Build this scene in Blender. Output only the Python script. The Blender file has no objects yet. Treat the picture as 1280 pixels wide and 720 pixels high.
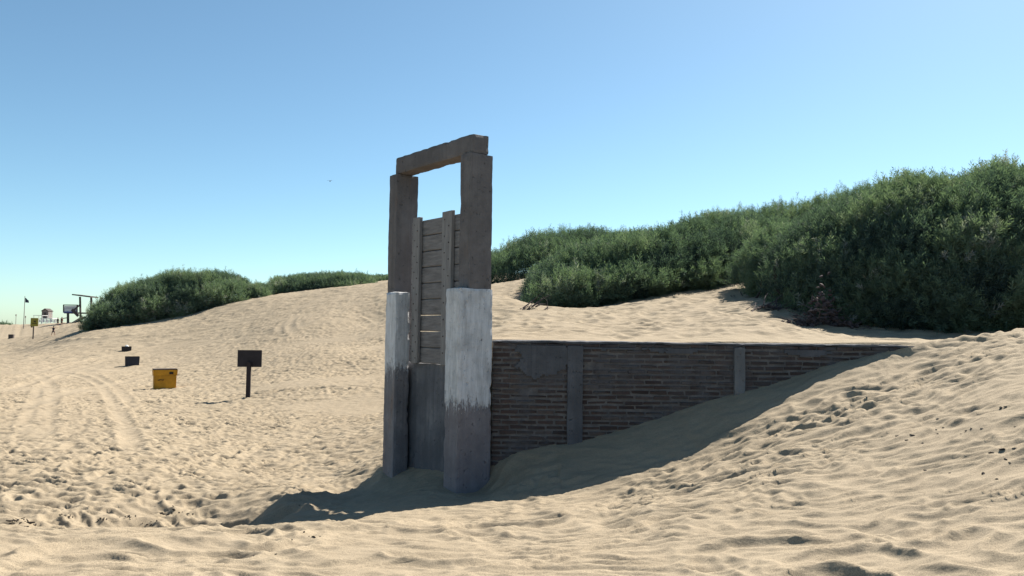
import bpy, bmesh, math, random
import numpy as np
from mathutils import Vector, Matrix, noise as mn

random.seed(4)
RNG = np.random.default_rng(11)
scene = bpy.context.scene
COL = scene.collection
EYE = 2.33                       # eye height above the flat beach (beach = 0)
F = 1000.0                       # focal length in photo pixels (1280 wide)
PITCH, ROLL = 0.05194, 0.01262
PHI = 0.9102                     # heading of the sluice gate
SUN_AZ, SUN_EL = math.radians(50), math.radians(46)
WALL_Y = 10.40

# ------------------------------------------------------------------ camera maths
cp, sp = math.cos(PITCH), math.sin(PITCH)
cr, sr = math.cos(ROLL), math.sin(ROLL)

def ray(px, py):
    a, b = (px - 640) / F, (360 - py) / F
    x, u = cr * a - sr * b, sr * a + cr * b
    d = Vector((x, cp - sp * u, sp + cp * u))
    return d / d.y

def at(px, py, Y):
    d = ray(px, py) * Y
    return Vector((d.x, d.y, d.z + EYE))

# ------------------------------------------------------------------ helpers
def link(name, mesh, mat=None, parent=None, loc=(0, 0, 0)):
    o = bpy.data.objects.new(name, mesh)
    COL.objects.link(o)
    if mat is not None:
        mesh.materials.append(mat)
    if parent is not None:
        o.parent = parent
    o.location = loc
    return o

def tag(o, label=None, cat=None, group=None, kind=None):
    if label: o['label'] = label
    if cat: o['category'] = cat
    if group: o['group'] = group
    if kind: o['kind'] = kind
    return o

def thing(name, label, cat, loc, rz=0.0, group=None):
    o = bpy.data.objects.new(name, None)
    COL.objects.link(o)
    o.location = loc
    o.rotation_euler = (0, 0, rz)
    o.empty_display_size = 0.2
    return tag(o, label, cat, group)

def bm_obj(name, bm, mat, parent=None, loc=(0, 0, 0), smooth=False):
    me = bpy.data.meshes.new(name)
    bm.normal_update()
    bm.to_mesh(me); bm.free()
    if smooth:
        me.polygons.foreach_set('use_smooth', [True] * len(me.polygons))
    return link(name, me, mat, parent, loc)

def np_mesh(name, verts, faces, smooth=False, attr=None):
    """faces: (n,3) or (n,4) int array"""
    me = bpy.data.meshes.new(name)
    k = faces.shape[1]
    me.vertices.add(len(verts))
    me.vertices.foreach_set('co', np.asarray(verts, np.float32).ravel())
    me.loops.add(faces.size)
    me.loops.foreach_set('vertex_index', faces.astype(np.int32).ravel())
    me.polygons.add(len(faces))
    me.polygons.foreach_set('loop_start', np.arange(0, faces.size, k, dtype=np.int32))
    me.polygons.foreach_set('loop_total', np.full(len(faces), k, np.int32))
    me.polygons.foreach_set('use_smooth', np.full(len(faces), smooth))
    if attr is not None:
        for nm, arr in attr.items():
            a = me.attributes.new(nm, 'FLOAT', 'POINT')
            a.data.foreach_set('value', np.asarray(arr, np.float32))
    me.update(calc_edges=True)
    return me

def add_box(bm, c, s, rot=None, jit=0.0):
    m = Matrix.Translation(c)
    if rot is not None:
        m = m @ rot
    m = m @ Matrix.Diagonal((s[0], s[1], s[2], 1))
    r = bmesh.ops.create_cube(bm, size=1.0, matrix=m)
    if jit:
        for v in r['verts']:
            v.co += Vector([random.uniform(-jit, jit) for _ in range(3)])
    return r['verts']

def add_bar(bm, p, q, r0, r1=None, seg=6):
    """tapered round bar from p to q"""
    p, q = Vector(p), Vector(q)
    r1 = r0 if r1 is None else r1
    d = q - p
    rot = d.to_track_quat('Z', 'Y').to_matrix().to_4x4()
    m = Matrix.Translation((p + q) / 2) @ rot
    bmesh.ops.create_cone(bm, cap_ends=True, segments=seg, radius1=r0, radius2=r1, depth=d.length, matrix=m)

def add_beam(bm, p, q, w, h):
    p, q = Vector(p), Vector(q)
    d = q - p
    rot = d.to_track_quat('X', 'Z').to_matrix().to_4x4()
    add_box(bm, (p + q) / 2, (d.length, w, h), rot)

# ------------------------------------------------------------------ node helpers
def mat_new(name, rough=0.9, spec=0.2):
    m = bpy.data.materials.new(name)
    m.use_nodes = True
    nt = m.node_tree
    b = nt.nodes['Principled BSDF']
    b.inputs['Roughness'].default_value = rough
    b.inputs['Specular IOR Level'].default_value = spec
    return m, nt, b

def nd(nt, typ, **kw):
    n = nt.nodes.new(typ)
    for k, v in kw.items():
        if k in n.inputs.keys() if not hasattr(n, k) else False:
            n.inputs[k].default_value = v
        else:
            setattr(n, k, v)
    return n

def ins(n, **kw):
    for k, v in kw.items():
        n.inputs[k.replace('_', ' ')].default_value = v
    return n

def coords(nt, scale=(1, 1, 1)):
    tc = nt.nodes.new('ShaderNodeTexCoord')
    mp = nt.nodes.new('ShaderNodeMapping')
    mp.inputs['Scale'].default_value = scale
    nt.links.new(tc.outputs['Object'], mp.inputs['Vector'])
    return mp.outputs['Vector']

def noise_n(nt, vec, scale, detail=6, rough=0.6):
    n = nt.nodes.new('ShaderNodeTexNoise')
    ins(n, Scale=scale, Detail=detail, Roughness=rough)
    nt.links.new(vec, n.inputs['Vector'])
    return n.outputs['Fac']

def ramp(nt, fac, stops):
    r = nt.nodes.new('ShaderNodeValToRGB')
    el = r.color_ramp.elements
    while len(el) < len(stops):
        el.new(0.5)
    for e, (p, c) in zip(el, stops):
        e.position = p
        e.color = (c, c, c, 1) if isinstance(c, (int, float)) else (*c, 1)
    nt.links.new(fac, r.inputs['Fac'])
    return r.outputs['Color']

def mix(nt, fac, a, b, mode='MIX'):
    n = nt.nodes.new('ShaderNodeMix')
    n.data_type = 'RGBA'; n.blend_type = mode
    for sock, v in ((n.inputs[0], fac), (n.inputs[6], a), (n.inputs[7], b)):
        if isinstance(v, (int, float)):
            sock.default_value = v
        elif isinstance(v, tuple):
            sock.default_value = (*v, 1)
        else:
            nt.links.new(v, sock)
    return n.outputs[2]

def math_n(nt, op, a, b=0.0, clamp=False):
    n = nt.nodes.new('ShaderNodeMath')
    n.operation = op; n.use_clamp = clamp
    for s, v in ((n.inputs[0], a), (n.inputs[1], b)):
        if isinstance(v, (int, float)): s.default_value = v
        else: nt.links.new(v, s)
    return n.outputs[0]

def bump(nt, bsdf, h, strength=0.5, dist=0.01):
    b = nt.nodes.new('ShaderNodeBump')
    ins(b, Strength=strength, Distance=dist)
    nt.links.new(h, b.inputs['Height'])
    nt.links.new(b.outputs['Normal'], bsdf.inputs['Normal'])
    return b

# ------------------------------------------------------------------ materials
def sand_material():
    m, nt, b = mat_new('sand', 0.95, 0.15)
    v = coords(nt)
    big = noise_n(nt, v, 0.22, 5, 0.6)
    mid = noise_n(nt, v, 2.6, 6, 0.65)
    fine = noise_n(nt, v, 130, 3, 0.8)
    c1 = ramp(nt, big, [(0.30, (0.246, 0.202, 0.144)), (0.70, (0.290, 0.238, 0.170))])
    c2 = mix(nt, ramp(nt, mid, [(0.35, 0.0), (0.75, 0.38)]), c1, (0.165, 0.132, 0.090))
    grain = ramp(nt, fine, [(0.30, 0.50), (0.5, 1.0), (0.72, 1.40)])
    c3 = mix(nt, 1.0, c2, grain, 'MULTIPLY')
    # darker heavy-mineral streaks lying in the sand
    sv = coords(nt, (0.35, 1.3, 1))
    st = noise_n(nt, sv, 1.1, 7, 0.7)
    c4 = mix(nt, ramp(nt, st, [(0.60, 0.0), (0.80, 0.40)]), c3, (0.115, 0.090, 0.064))
    nt.links.new(c4, b.inputs['Base Color'])
    rp = noise_n(nt, coords(nt, (0.8, 1.5, 1)), 4.0, 4, 0.55)
    rp2 = noise_n(nt, coords(nt, (1, 1.6, 1)), 26, 3, 0.6)
    h = math_n(nt, 'ADD', math_n(nt, 'MULTIPLY', rp, 1.0), math_n(nt, 'MULTIPLY', rp2, 0.14))
    h = math_n(nt, 'ADD', h, math_n(nt, 'MULTIPLY', fine, 0.06))
    bump(nt, b, h, 1.0, 0.020)
    return m

def concrete_material(name, ca, cb, cc, paint=None):
    """ca/cb/cc stain colours; paint=(z_edge, colour): whitewash above a ragged dripping edge"""
    m, nt, b = mat_new(name, 0.9, 0.2)
    v = coords(nt)
    n1 = noise_n(nt, v, 2.2, 7, 0.65)
    streak = noise_n(nt, coords(nt, (5, 5, 0.45)), 1.5, 5, 0.6)
    blot = noise_n(nt, v, 0.9, 8, 0.7)
    grit = noise_n(nt, v, 55, 4, 0.7)
    c = ramp(nt, n1, [(0.30, ca), (0.52, cb), (0.74, cc)])
    c = mix(nt, ramp(nt, streak, [(0.42, 0.0), (0.75, 0.5)]), c, tuple(x * 0.62 for x in ca))
    c = mix(nt, ramp(nt, blot, [(0.45, 0.0), (0.62, 0.6)]), c, tuple(x * 0.55 for x in cb))
    c = mix(nt, ramp(nt, blot, [(0.28, 0.5), (0.42, 0.0)]), c, tuple(min(1, x * 1.35) for x in cc))
    c = mix(nt, ramp(nt, grit, [(0.62, 0.0), (0.76, 0.35)]), c, (0.07, 0.06, 0.06))
    rust = noise_n(nt, coords(nt, (7, 7, 0.9)), 1.3, 5, 0.6)
    c = mix(nt, ramp(nt, rust, [(0.60, 0.0), (0.72, 0.45)]), c, (cb[0] * 1.0, cb[1] * 0.72, cb[2] * 0.52))
    brd = noise_n(nt, coords(nt, (26, 26, 0.25)), 1.0, 3, 0.6)
    c = mix(nt, ramp(nt, brd, [(0.54, 0.0), (0.66, 0.45)]), c, tuple(x * 0.6 for x in cb))
    pit = noise_n(nt, v, 18, 3, 0.6)
    c = mix(nt, ramp(nt, pit, [(0.66, 0.0), (0.71, 0.6)]), c, tuple(x * 0.4 for x in ca))
    hgt = math_n(nt, 'ADD', math_n(nt, 'MULTIPLY', n1, 0.5), math_n(nt, 'MULTIPLY', grit, 0.35))
    hgt = math_n(nt, 'SUBTRACT', hgt, math_n(nt, 'MULTIPLY', ramp(nt, pit, [(0.62, 0.0), (0.71, 1.0)]), 0.5))
    if paint:
        sepv = nt.nodes.new('ShaderNodeSeparateXYZ')
        tc = nt.nodes.new('ShaderNodeTexCoord')
        nt.links.new(tc.outputs['Object'], sepv.inputs[0])
        drip = noise_n(nt, coords(nt, (15, 15, 0.8)), 2.4, 6, 0.8)
        wob = noise_n(nt, v, 1.7, 3, 0.5)
        e = math_n(nt, 'ADD', sepv.outputs['Z'], math_n(nt, 'MULTIPLY', math_n(nt, 'SUBTRACT', drip, 0.5), 0.85))
        e = math_n(nt, 'ADD', e, math_n(nt, 'MULTIPLY', math_n(nt, 'SUBTRACT', wob, 0.5), 0.35))
        sp = noise_n(nt, coords(nt, (30, 30, 9)), 1.5, 4, 0.8)
        e = math_n(nt, 'ADD', e, math_n(nt, 'MULTIPLY', math_n(nt, 'SUBTRACT', sp, 0.5), 0.55))
        e = math_n(nt, 'SUBTRACT', e, paint[0])
        mask = math_n(nt, 'MULTIPLY', e, 28, True)
        chips = noise_n(nt, coords(nt, (11, 11, 2.6)), 4, 4, 0.6)
        chip2 = noise_n(nt, coords(nt, (16, 16, 1.8)), 1.5, 5, 0.7)
        mask = math_n(nt, 'MULTIPLY', mask, ramp(nt, chips, [(0.675, 1.0), (0.70, 0.1)]))
        pc = mix(nt, ramp(nt, chip2, [(0.40, 0.0), (0.72, 0.75)]), paint[1], tuple(x * 0.55 for x in paint[1]))
        dirt = noise_n(nt, v, 4, 5, 0.6)
        pc = mix(nt, ramp(nt, dirt, [(0.45, 0.0), (0.80, 0.45)]), pc, (0.14, 0.135, 0.135))
        c = mix(nt, mask, c, pc)
        hgt = math_n(nt, 'ADD', hgt, math_n(nt, 'MULTIPLY', mask, 0.35))
    nt.links.new(c, b.inputs['Base Color'])
    bump(nt, b, hgt, 0.8, 0.02)
    return m

def simple(name, col, rough=0.8, var=0.25, scale=6, spec=0.3, metal=0.0, stretch=(1, 1, 1), bstr=0.3):
    m, nt, b = mat_new(name, rough, spec)
    v = coords(nt, stretch)
    n = noise_n(nt, v, scale, 6, 0.65)
    c = ramp(nt, n, [(0.28, tuple(x * (1 - var) for x in col)), (0.72, tuple(min(1, x * (1 + var)) for x in col))])
    nt.links.new(c, b.inputs['Base Color'])
    b.inputs['Metallic'].default_value = metal
    bump(nt, b, n, bstr, 0.01)
    return m

def brick_material():
    m, nt, b = mat_new('old_brick', 0.92, 0.15)
    a = nt.nodes.new('ShaderNodeAttribute'); a.attribute_name = 'tint'
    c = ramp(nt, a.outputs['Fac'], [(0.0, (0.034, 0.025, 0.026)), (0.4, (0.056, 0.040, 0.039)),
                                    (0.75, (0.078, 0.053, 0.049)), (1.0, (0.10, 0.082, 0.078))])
    v = coords(nt)
    n = noise_n(nt, v, 14, 6, 0.7)
    big = noise_n(nt, v, 1.3, 5, 0.6)
    c = mix(nt, ramp(nt, n, [(0.42, 0.0), (0.70, 0.7)]), c, (0.045, 0.036, 0.034))
    c = mix(nt, ramp(nt, big, [(0.48, 0.0), (0.70, 0.75)]), c, (0.078, 0.075, 0.080))
    c = worn_render(nt, c)
    nt.links.new(c, b.inputs['Base Color'])
    bump(nt, b, n, 0.9, 0.02)
    return m

def mortar_material():
    m, nt, b = mat_new('old_mortar', 0.95, 0.15)
    v = coords(nt)
    n = noise_n(nt, v, 9, 6, 0.65)
    c = ramp(nt, n, [(0.28, (0.070, 0.066, 0.068)), (0.72, (0.150, 0.143, 0.143))])
    nt.links.new(worn_render(nt, c), b.inputs['Base Color'])
    bump(nt, b, n, 0.9, 0.02)
    return m

def worn_render(nt, c):
    # remains of cement render smeared over bricks and joints alike
    v = coords(nt)
    a = noise_n(nt, v, 1.5, 9, 0.68)
    c = mix(nt, ramp(nt, a, [(0.50, 0.0), (0.60, 0.8)]), c, (0.082, 0.080, 0.088))
    d = noise_n(nt, v, 3.1, 8, 0.7)
    return mix(nt, ramp(nt, d, [(0.56, 0.0), (0.68, 0.55)]), c, (0.045, 0.038, 0.040))

def leaf_material(name, stops):
    m, nt, b = mat_new(name, 0.8, 0.06)
    a = nt.nodes.new('ShaderNodeAttribute'); a.attribute_name = 'tint'
    c = ramp(nt, a.outputs['Fac'], stops)
    nt.links.new(c, b.inputs['Base Color'])
    tr = nt.nodes.new('ShaderNodeBsdfTranslucent')
    tcol = mix(nt, 1.0, c, (1.0, 1.12, 0.68), 'MULTIPLY')
    nt.links.new(tcol, tr.inputs['Color'])
    ms = nt.nodes.new('ShaderNodeMixShader')
    ms.inputs[0].default_value = 0.34
    out = nt.nodes['Material Output']
    nt.links.new(b.outputs[0], ms.inputs[1]); nt.links.new(tr.outputs[0], ms.inputs[2])
    nt.links.new(ms.outputs[0], out.inputs['Surface'])
    return m

M = {}
M['sand'] = sand_material()
M['concrete'] = concrete_material('weathered_concrete', (0.112, 0.101, 0.102), (0.150, 0.137, 0.138), (0.186, 0.172, 0.171))
M['slab'] = concrete_material('damp_concrete', (0.085, 0.089, 0.101), (0.131, 0.134, 0.149), (0.200, 0.200, 0.211))
WHITE = (0.55, 0.555, 0.58)
M['paint_r'] = concrete_material('whitewashed_concrete', (0.160, 0.147, 0.159), (0.206, 0.191, 0.203), (0.253, 0.239, 0.249), (1.36, WHITE))
M['paint_l'] = concrete_material('whitewashed_concrete_worn', (0.161, 0.153, 0.165), (0.201, 0.194, 0.207), (0.282, 0.266, 0.277), (1.70, (0.58, 0.585, 0.61)))
M['timber'] = simple('grey_timber', (0.165, 0.153, 0.152), 0.85, 0.38, 3.5, stretch=(1.2, 1.2, 9), bstr=0.8) # (0.163, 0.149, 0.163), 0.85, 0.35, 3.5, stretch=(1.2, 1.2, 9), bstr=0.6)
M['batten'] = simple('grey_batten', (0.195, 0.184, 0.182), 0.85, 0.3, 3, stretch=(9, 9, 1), bstr=0.6)
M['bolt'] = simple('rusty_bolt', (0.05, 0.035, 0.03), 0.7)
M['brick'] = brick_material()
M['mortar'] = mortar_material()
M['cement'] = concrete_material('cement_render', (0.065, 0.070, 0.080), (0.093, 0.096, 0.110), (0.121, 0.124, 0.136))
M['pilaster'] = concrete_material('pale_pilaster', (0.11, 0.114, 0.125), (0.15, 0.155, 0.165), (0.18, 0.182, 0.19))
M['sign_board'] = simple('dark_board', (0.022, 0.018, 0.022), 0.7, 0.3, 4)
M['post'] = simple('dark_post', (0.026, 0.020, 0.022), 0.8, 0.3, 4)
M['yellow'] = simple('worn_yellow_paint', (0.46, 0.22, 0.012), 0.55, 0.3, 3.5)
M['dark_in'] = simple('bin_inside', (0.03, 0.022, 0.018), 0.9)
M['navy'] = simple('dark_blue_paint', (0.018, 0.022, 0.036), 0.5, 0.3, 4)
M['blackp'] = simple('black_plastic', (0.018, 0.016, 0.019), 0.5, 0.3, 4)
M['white'] = simple('white_paint', (0.6, 0.6, 0.6), 0.6, 0.08)
M['wood_dark'] = simple('dark_wood', (0.07, 0.058, 0.055), 0.85, 0.3)
M['wood_mid'] = simple('sun_bleached_wood', (0.28, 0.22, 0.17), 0.85, 0.25)
M['sign_yellow'] = simple('sign_yellow', (0.25, 0.21, 0.03), 0.6, 0.15)
M['ink'] = simple('dark_lettering', (0.05, 0.045, 0.02), 0.7)
M['hut'] = simple('hut_boards', (0.20, 0.165, 0.15), 0.85, 0.2)
M['blue'] = simple('blue_paint', (0.06, 0.08, 0.25), 0.6)
M['flag'] = simple('dark_flag', (0.03, 0.04, 0.07), 0.8)
M['skin'] = simple('skin', (0.35, 0.20, 0.14), 0.6, 0.08)
M['cloth_dark'] = simple('dark_cloth', (0.03, 0.03, 0.045), 0.9)
M['cloth_red'] = simple('dull_red_cloth', (0.10, 0.03, 0.03), 0.9)
M['hair'] = simple('dark_hair', (0.025, 0.018, 0.014), 0.8)
M['twig'] = simple('dead_wood', (0.075, 0.058, 0.058), 0.9, 0.4, 8)
M['bark'] = simple('shrub_bark', (0.035, 0.028, 0.026), 0.95, 0.3, 8)
M['litter'] = simple('dry_leaf_litter', (0.07, 0.052, 0.055), 0.9, 0.4, 12)
M['char'] = simple('dark_seaweed_scrap', (0.022, 0.018, 0.016), 0.9, 0.4, 30)
M['bird'] = simple('dark_plumage', (0.04, 0.045, 0.06), 0.8)
GREEN = [(0.0, (0.041, 0.063, 0.063)), (0.25, (0.075, 0.110, 0.093)), (0.5, (0.112, 0.159, 0.114)),
         (0.75, (0.149, 0.200, 0.130)), (0.92, (0.194, 0.224, 0.189)), (1.0, (0.251, 0.261, 0.260))]
M['leaf'] = leaf_material('shrub_leaves', GREEN)
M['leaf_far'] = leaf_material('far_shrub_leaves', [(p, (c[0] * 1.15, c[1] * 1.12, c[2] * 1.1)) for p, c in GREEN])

# ------------------------------------------------------------------ terrain
PERM = np.random.default_rng(5).permutation(4096)

def hsh(i, j, seed):
    return PERM[(PERM[(i + seed * 131) & 4095] + j) & 4095]

def perlin(x, y, seed=0):
    i, j = np.floor(x).astype(np.int64), np.floor(y).astype(np.int64)
    fx, fy = x - i, y - j
    ux, uy = fx * fx * fx * (fx * (fx * 6 - 15) + 10), fy * fy * fy * (fy * (fy * 6 - 15) + 10)
    def g(di, dj):
        a = hsh(i + di, j + dj, seed) * (2 * math.pi / 4096)
        return np.cos(a) * (fx - di) + np.sin(a) * (fy - dj)
    n0 = g(0, 0) * (1 - ux) + g(1, 0) * ux
    n1 = g(0, 1) * (1 - ux) + g(1, 1) * ux
    return (n0 * (1 - uy) + n1 * uy) * 1.5

def dents(x, y, cell, seed, keep=0.8, rx=0.42, ry=0.30, rim=0.5):
    """scattered footprints: hollows with a raised rim, value about -1..0.5"""
    gx, gy = x / cell, y / cell
    i0, j0 = np.floor(gx).astype(np.int64), np.floor(gy).astype(np.int64)
    out = np.zeros_like(x)
    for di in (-1, 0, 1):
        for dj in (-1, 0, 1):
            i, j = i0 + di, j0 + dj
            h1 = hsh(i, j, seed) / 4096.0
            h2 = hsh(i, j, seed + 7) / 4096.0
            h3 = hsh(i, j, seed + 13) / 4096.0
            h4 = hsh(i, j, seed + 19) / 4096.0
            dx, dy = gx - (i + h1), gy - (j + h2)
            a = h3 * math.pi
            ca, sa = np.cos(a), np.sin(a)
            ex, ey = (dx * ca + dy * sa) / (rx * (0.7 + 0.6 * h4)), (-dx * sa + dy * ca) / (ry * (0.7 + 0.6 * h4))
            d = np.sqrt(ex * ex + ey * ey)
            out += np.where(h4 < keep, (0.5 + 0.7 * h2) * (-np.exp(-1.6 * d * d) + rim * np.exp(-((d - 1.35) / 0.38) ** 2)), 0)
    return out

def sstep(t):
    t = np.clip(t, 0, 1)
    return t * t * (3 - 2 * t)

class TPS:
    def __init__(self, pts):
        p = np.array(pts, float)
        self.q = self.uv(p[:, 0], p[:, 1]); z = p[:, 2]
        n = len(p)
        A = np.zeros((n + 3, n + 3))
        A[:n, :n] = self.k(self.q[:, None, :] - self.q[None, :, :]) + 1e-5 * np.eye(n)
        A[:n, n] = 1; A[:n, n + 1:] = self.q
        A[n:, :n] = A[:n, n:].T
        self.w = np.linalg.solve(A, np.concatenate([z, np.zeros(3)]))
    @staticmethod
    def uv(x, y):
        yy = np.maximum(y + 5.0, 1.2)
        return np.stack([3.2 * x / yy, 2.4 * np.log(yy)], -1)
    @staticmethod
    def k(d):
        r2 = (d * d).sum(-1)
        return 0.5 * r2 * np.log(r2 + 1e-12)
    def __call__(self, x, y):
        out = np.empty(x.size)
        xf, yf = x.ravel(), y.ravel()
        n = len(self.q)
        for s in range(0, xf.size, 40000):
            u = self.uv(xf[s:s + 40000], yf[s:s + 40000])
            dx = u[:, None, 0] - self.q[None, :, 0]; dy = u[:, None, 1] - self.q[None, :, 1]
            r2 = dx * dx + dy * dy
            out[s:s + 40000] = (0.5 * r2 * np.log(r2 + 1e-12)) @ self.w[:n] + self.w[n] + u @ self.w[n + 1:]
        return out.reshape(x.shape)

def P(px, py, Y):
    v = at(px, py, Y)
    return (v.x, v.y, v.z)

def W(x, y, zrel):
    return (x, y, zrel + EYE)

def wall_shadow_pt(px, py):
    """a point on the sand seen at px,py on the shadow edge of the wall's front top edge"""
    d = ray(px, py)
    k = -d.z
    c = math.sin(SUN_AZ) / math.tan(SUN_EL)
    h = (WALL_Y * k - 0.135) / (1 + c * k)
    return P(px, py, WALL_Y - c * h)

front_pts = [
    # foreground dune
    P(-120, 720, 5.0), P(0, 720, 5.0), P(320, 720, 5.0), P(640, 720, 5.0), P(960, 720, 4.9), P(1280, 720, 4.6), P(1420, 720, 4.4),
    W(-3.5, 1.5, -1.62), W(0, 1.5, -1.58), W(3, 1.5, -1.35), W(-6, -2.5, -1.6), W(0, -2.5, -1.55), W(5, -2.5, -1.1), W(6, 2, -0.9),
    P(60, 690, 5.75), P(320, 690, 5.8), P(640, 680, 6.2), P(960, 640, 6.3), P(960, 580, 7.8), P(1135, 600, 6.6), P(1135, 520, 8.3),
    P(800, 640, 7.0), P(800, 680, 5.85), P(1280, 600, 6.0), P(1280, 500, 7.6), P(1280, 450, 8.9), P(1280, 412, 10.5), P(1420, 440, 8.5), P(1420, 400, 10.5),
    # its crest on the left
    P(-140, 658, 6.9), P(0, 660, 6.95), P(150, 660, 7.0), P(290, 662, 7.25), P(350, 660, 7.7), P(410, 654, 8.3), P(470, 643, 8.8), P(560, 632, 9.25), P(620, 623, 9.35),
    # behind the crest, out of sight
    W(-8, 9.6, -2.36), W(-5.5, 9.6, -2.42), W(-4.1, 9.5, -2.64), W(-3.2, 9.75, -2.54), W(-6.2, 8.6, -2.24), W(-4.3, 8.8, -2.58), W(-3.4, 8.8, -2.62), W(-2.6, 8.9, -2.36), W(-5.2, 11, -2.36),
    # round the gate
    P(450, 611, 11.3), P(390, 617, 10.75), P(356, 622, 10.45), P(478, 590, 11.5), P(492, 599, 11.2), P(553, 613, 10.05), P(612, 600, 10.3), P(470, 565, 14.5),
    # wall contact
    P(618, 581, WALL_Y), P(713, 554, WALL_Y), P(781, 536, WALL_Y), P(872, 506, WALL_Y), P(917, 493, WALL_Y), P(985, 475, WALL_Y), P(1030, 459, WALL_Y), P(1090, 446, WALL_Y), P(1135, 436, WALL_Y), P(1180, 429.5, WALL_Y), P(1230, 420, WALL_Y),
    # flat beach
    W(-2.9, 13, -2.33), W(-5.5, 13, -2.33), W(-9, 13, -2.33), W(-14, 14, -2.33), W(-4, 18, -2.34), W(-9, 18, -2.33), W(-16, 20, -2.33), W(-25, 20, -2.33),
    W(-8.5, 26, -2.33), W(-14, 26, -2.33), W(-22, 28, -2.33), W(-35, 30, -2.33), W(-24, 40, -2.3), W(-40, 45, -2.33), W(-38, 62, -2.25), W(-55, 70, -2.33),
    W(-60, 95, -2.33), W(-78, 130, -2.3), W(-95, 130, -2.33), W(-120, 130, -2.33), W(-160, 200, -2.0), W(-300, 300, -2.3),
    # dune rising at the back
    P(470, 510, 23), P(480, 462, 31), P(475, 430, 38), P(475, 400, 47), P(480, 354.5, 62),
    P(395, 480, 27.5), P(395, 440, 36), P(395, 400, 48), P(395, 366, 63),
    P(300, 490, 28), P(300, 460, 36), P(300, 430, 46), P(300, 400, 56), P(298, 379, 64), P(330, 372, 66),
    P(200, 470, 36), P(200, 435, 50), P(205, 403, 63), P(108, 416, 62), P(108, 440, 50), P(252, 393, 63), P(150, 410, 62.5),
    P(440, 357, 66), P(480, 354, 70), W(-30, 90, 3.0), W(-45, 95, 1.8), W(-20, 95, 5.0), W(-60, 150, 1.5), W(-40, 150, 4), W(-5, 66, 4.6), W(-3.5, 47, 2.6),
    # bank below the lookout
    P(72, 407.5, 165), P(100, 404.5, 165), P(115, 402, 160), P(60, 411, 155), P(43, 422, 130), P(29, 412.5, 168), P(90, 415, 140), P(67, 420, 145), P(0, 406, 210), P(30, 405.5, 215), P(48, 403.5, 185), P(60, 402.8, 185), P(72, 402.5, 190), P(92, 402, 190), P(-60, 407, 190),
    W(-120, 420, -2), W(-300, 500, -2.3), W(0, 250, 6), W(60, 200, 6),
]
front_pts += [wall_shadow_pt(*q) for q in [(677, 617), (722, 608), (799, 586), (890, 556), (949, 520), (1003, 490), (1040, 472), (1135, 443)]]
front_pts += [W(9, 14, 0.3), W(12, 20, 0.8), W(3, 14, 0.0), W(5, 25, 1.0)]
back_pts = [
    W(-1.4, 10.8, -0.15), W(-0.3, 10.8, -0.125), W(1.2, 10.8, -0.12), W(2.6, 10.8, -0.12), W(4, 10.8, -0.12), W(5.4, 10.8, -0.11), W(7, 10.8, 0.0), W(9, 10.8, 0.1), W(12, 11, 0.3),
    P(640, 400, 15), P(640, 375, 20), P(640, 355, 27), P(617, 356, 30), P(665, 348, 30), P(560, 400, 16), P(560, 360, 30),
    P(750, 408, 13.5), P(662, 390, 20.5), P(730, 388, 20), P(819, 373, 20.5), P(903, 360, 22), P(968, 352.5, 24),
    P(850, 398, 14.7), P(900, 379, 17.5), P(955, 366, 19.5), P(950, 408, 12.6), P(955, 385, 15.3), P(1000, 416, 12),
    P(958, 392, 14.5), P(1003, 406, 13.6), P(1080, 416.5, 13), P(1125, 421, 12.6), P(1180, 425, 12.0), P(1260, 421, 11.8),
    P(975, 368, 17.5), W(7, 16, 0.8), W(11, 16, 0.9), W(8, 22, 1.8), W(14, 22, 2.0), W(5, 28, 2.2), W(9, 32, 2.6), W(0, 36, 2.2), W(-1, 48, 3.0), W(8, 60, 4), W(20, 45, 3), W(-6, 60, 4.3), W(30, 100, 6), W(-8, 90, 5.5), W(-10, 150, 6), W(60, 200, 6),
]
T_FRONT, T_BACK = TPS(front_pts), TPS(back_pts)
GX0, GY0 = -0.6597, 10.0

# wheel tracks on the beach: polylines of photo points lying on the ground, (points, width, depth)
def base_height(x, y):
    zf = T_FRONT(x, y)
    zb = T_BACK(x, y)
    yy = np.maximum(y, 0.5)
    bb = (x - GX0) * math.sin(PHI) + (y - GY0) * math.cos(PHI)
    wu = sstep((x / yy + 0.098) / 0.07)
    ww = sstep((y - (WALL_Y + 0.06)) / 0.14) * sstep((bb - 0.50) / 0.14) * wu
    return zf * (1 - ww) + zb * ww, ww

def base_pt(x, y):
    z, _ = base_height(np.array([float(x)]), np.array([float(y)]))
    return float(z[0])

def hit(px, py, lo=4.0, hi=400.0):
    """first point of the smooth ground under a photo pixel"""
    d = ray(px, py)
    Y = np.exp(np.linspace(math.log(lo), math.log(hi), 1500))
    zr = EYE + d.z * Y
    z, _ = base_height(d.x * Y, Y)
    below = np.nonzero(zr < z)[0]
    k = below[0] if len(below) else len(Y) - 1
    return Vector((d.x * Y[k], Y[k], z[k]))

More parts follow.
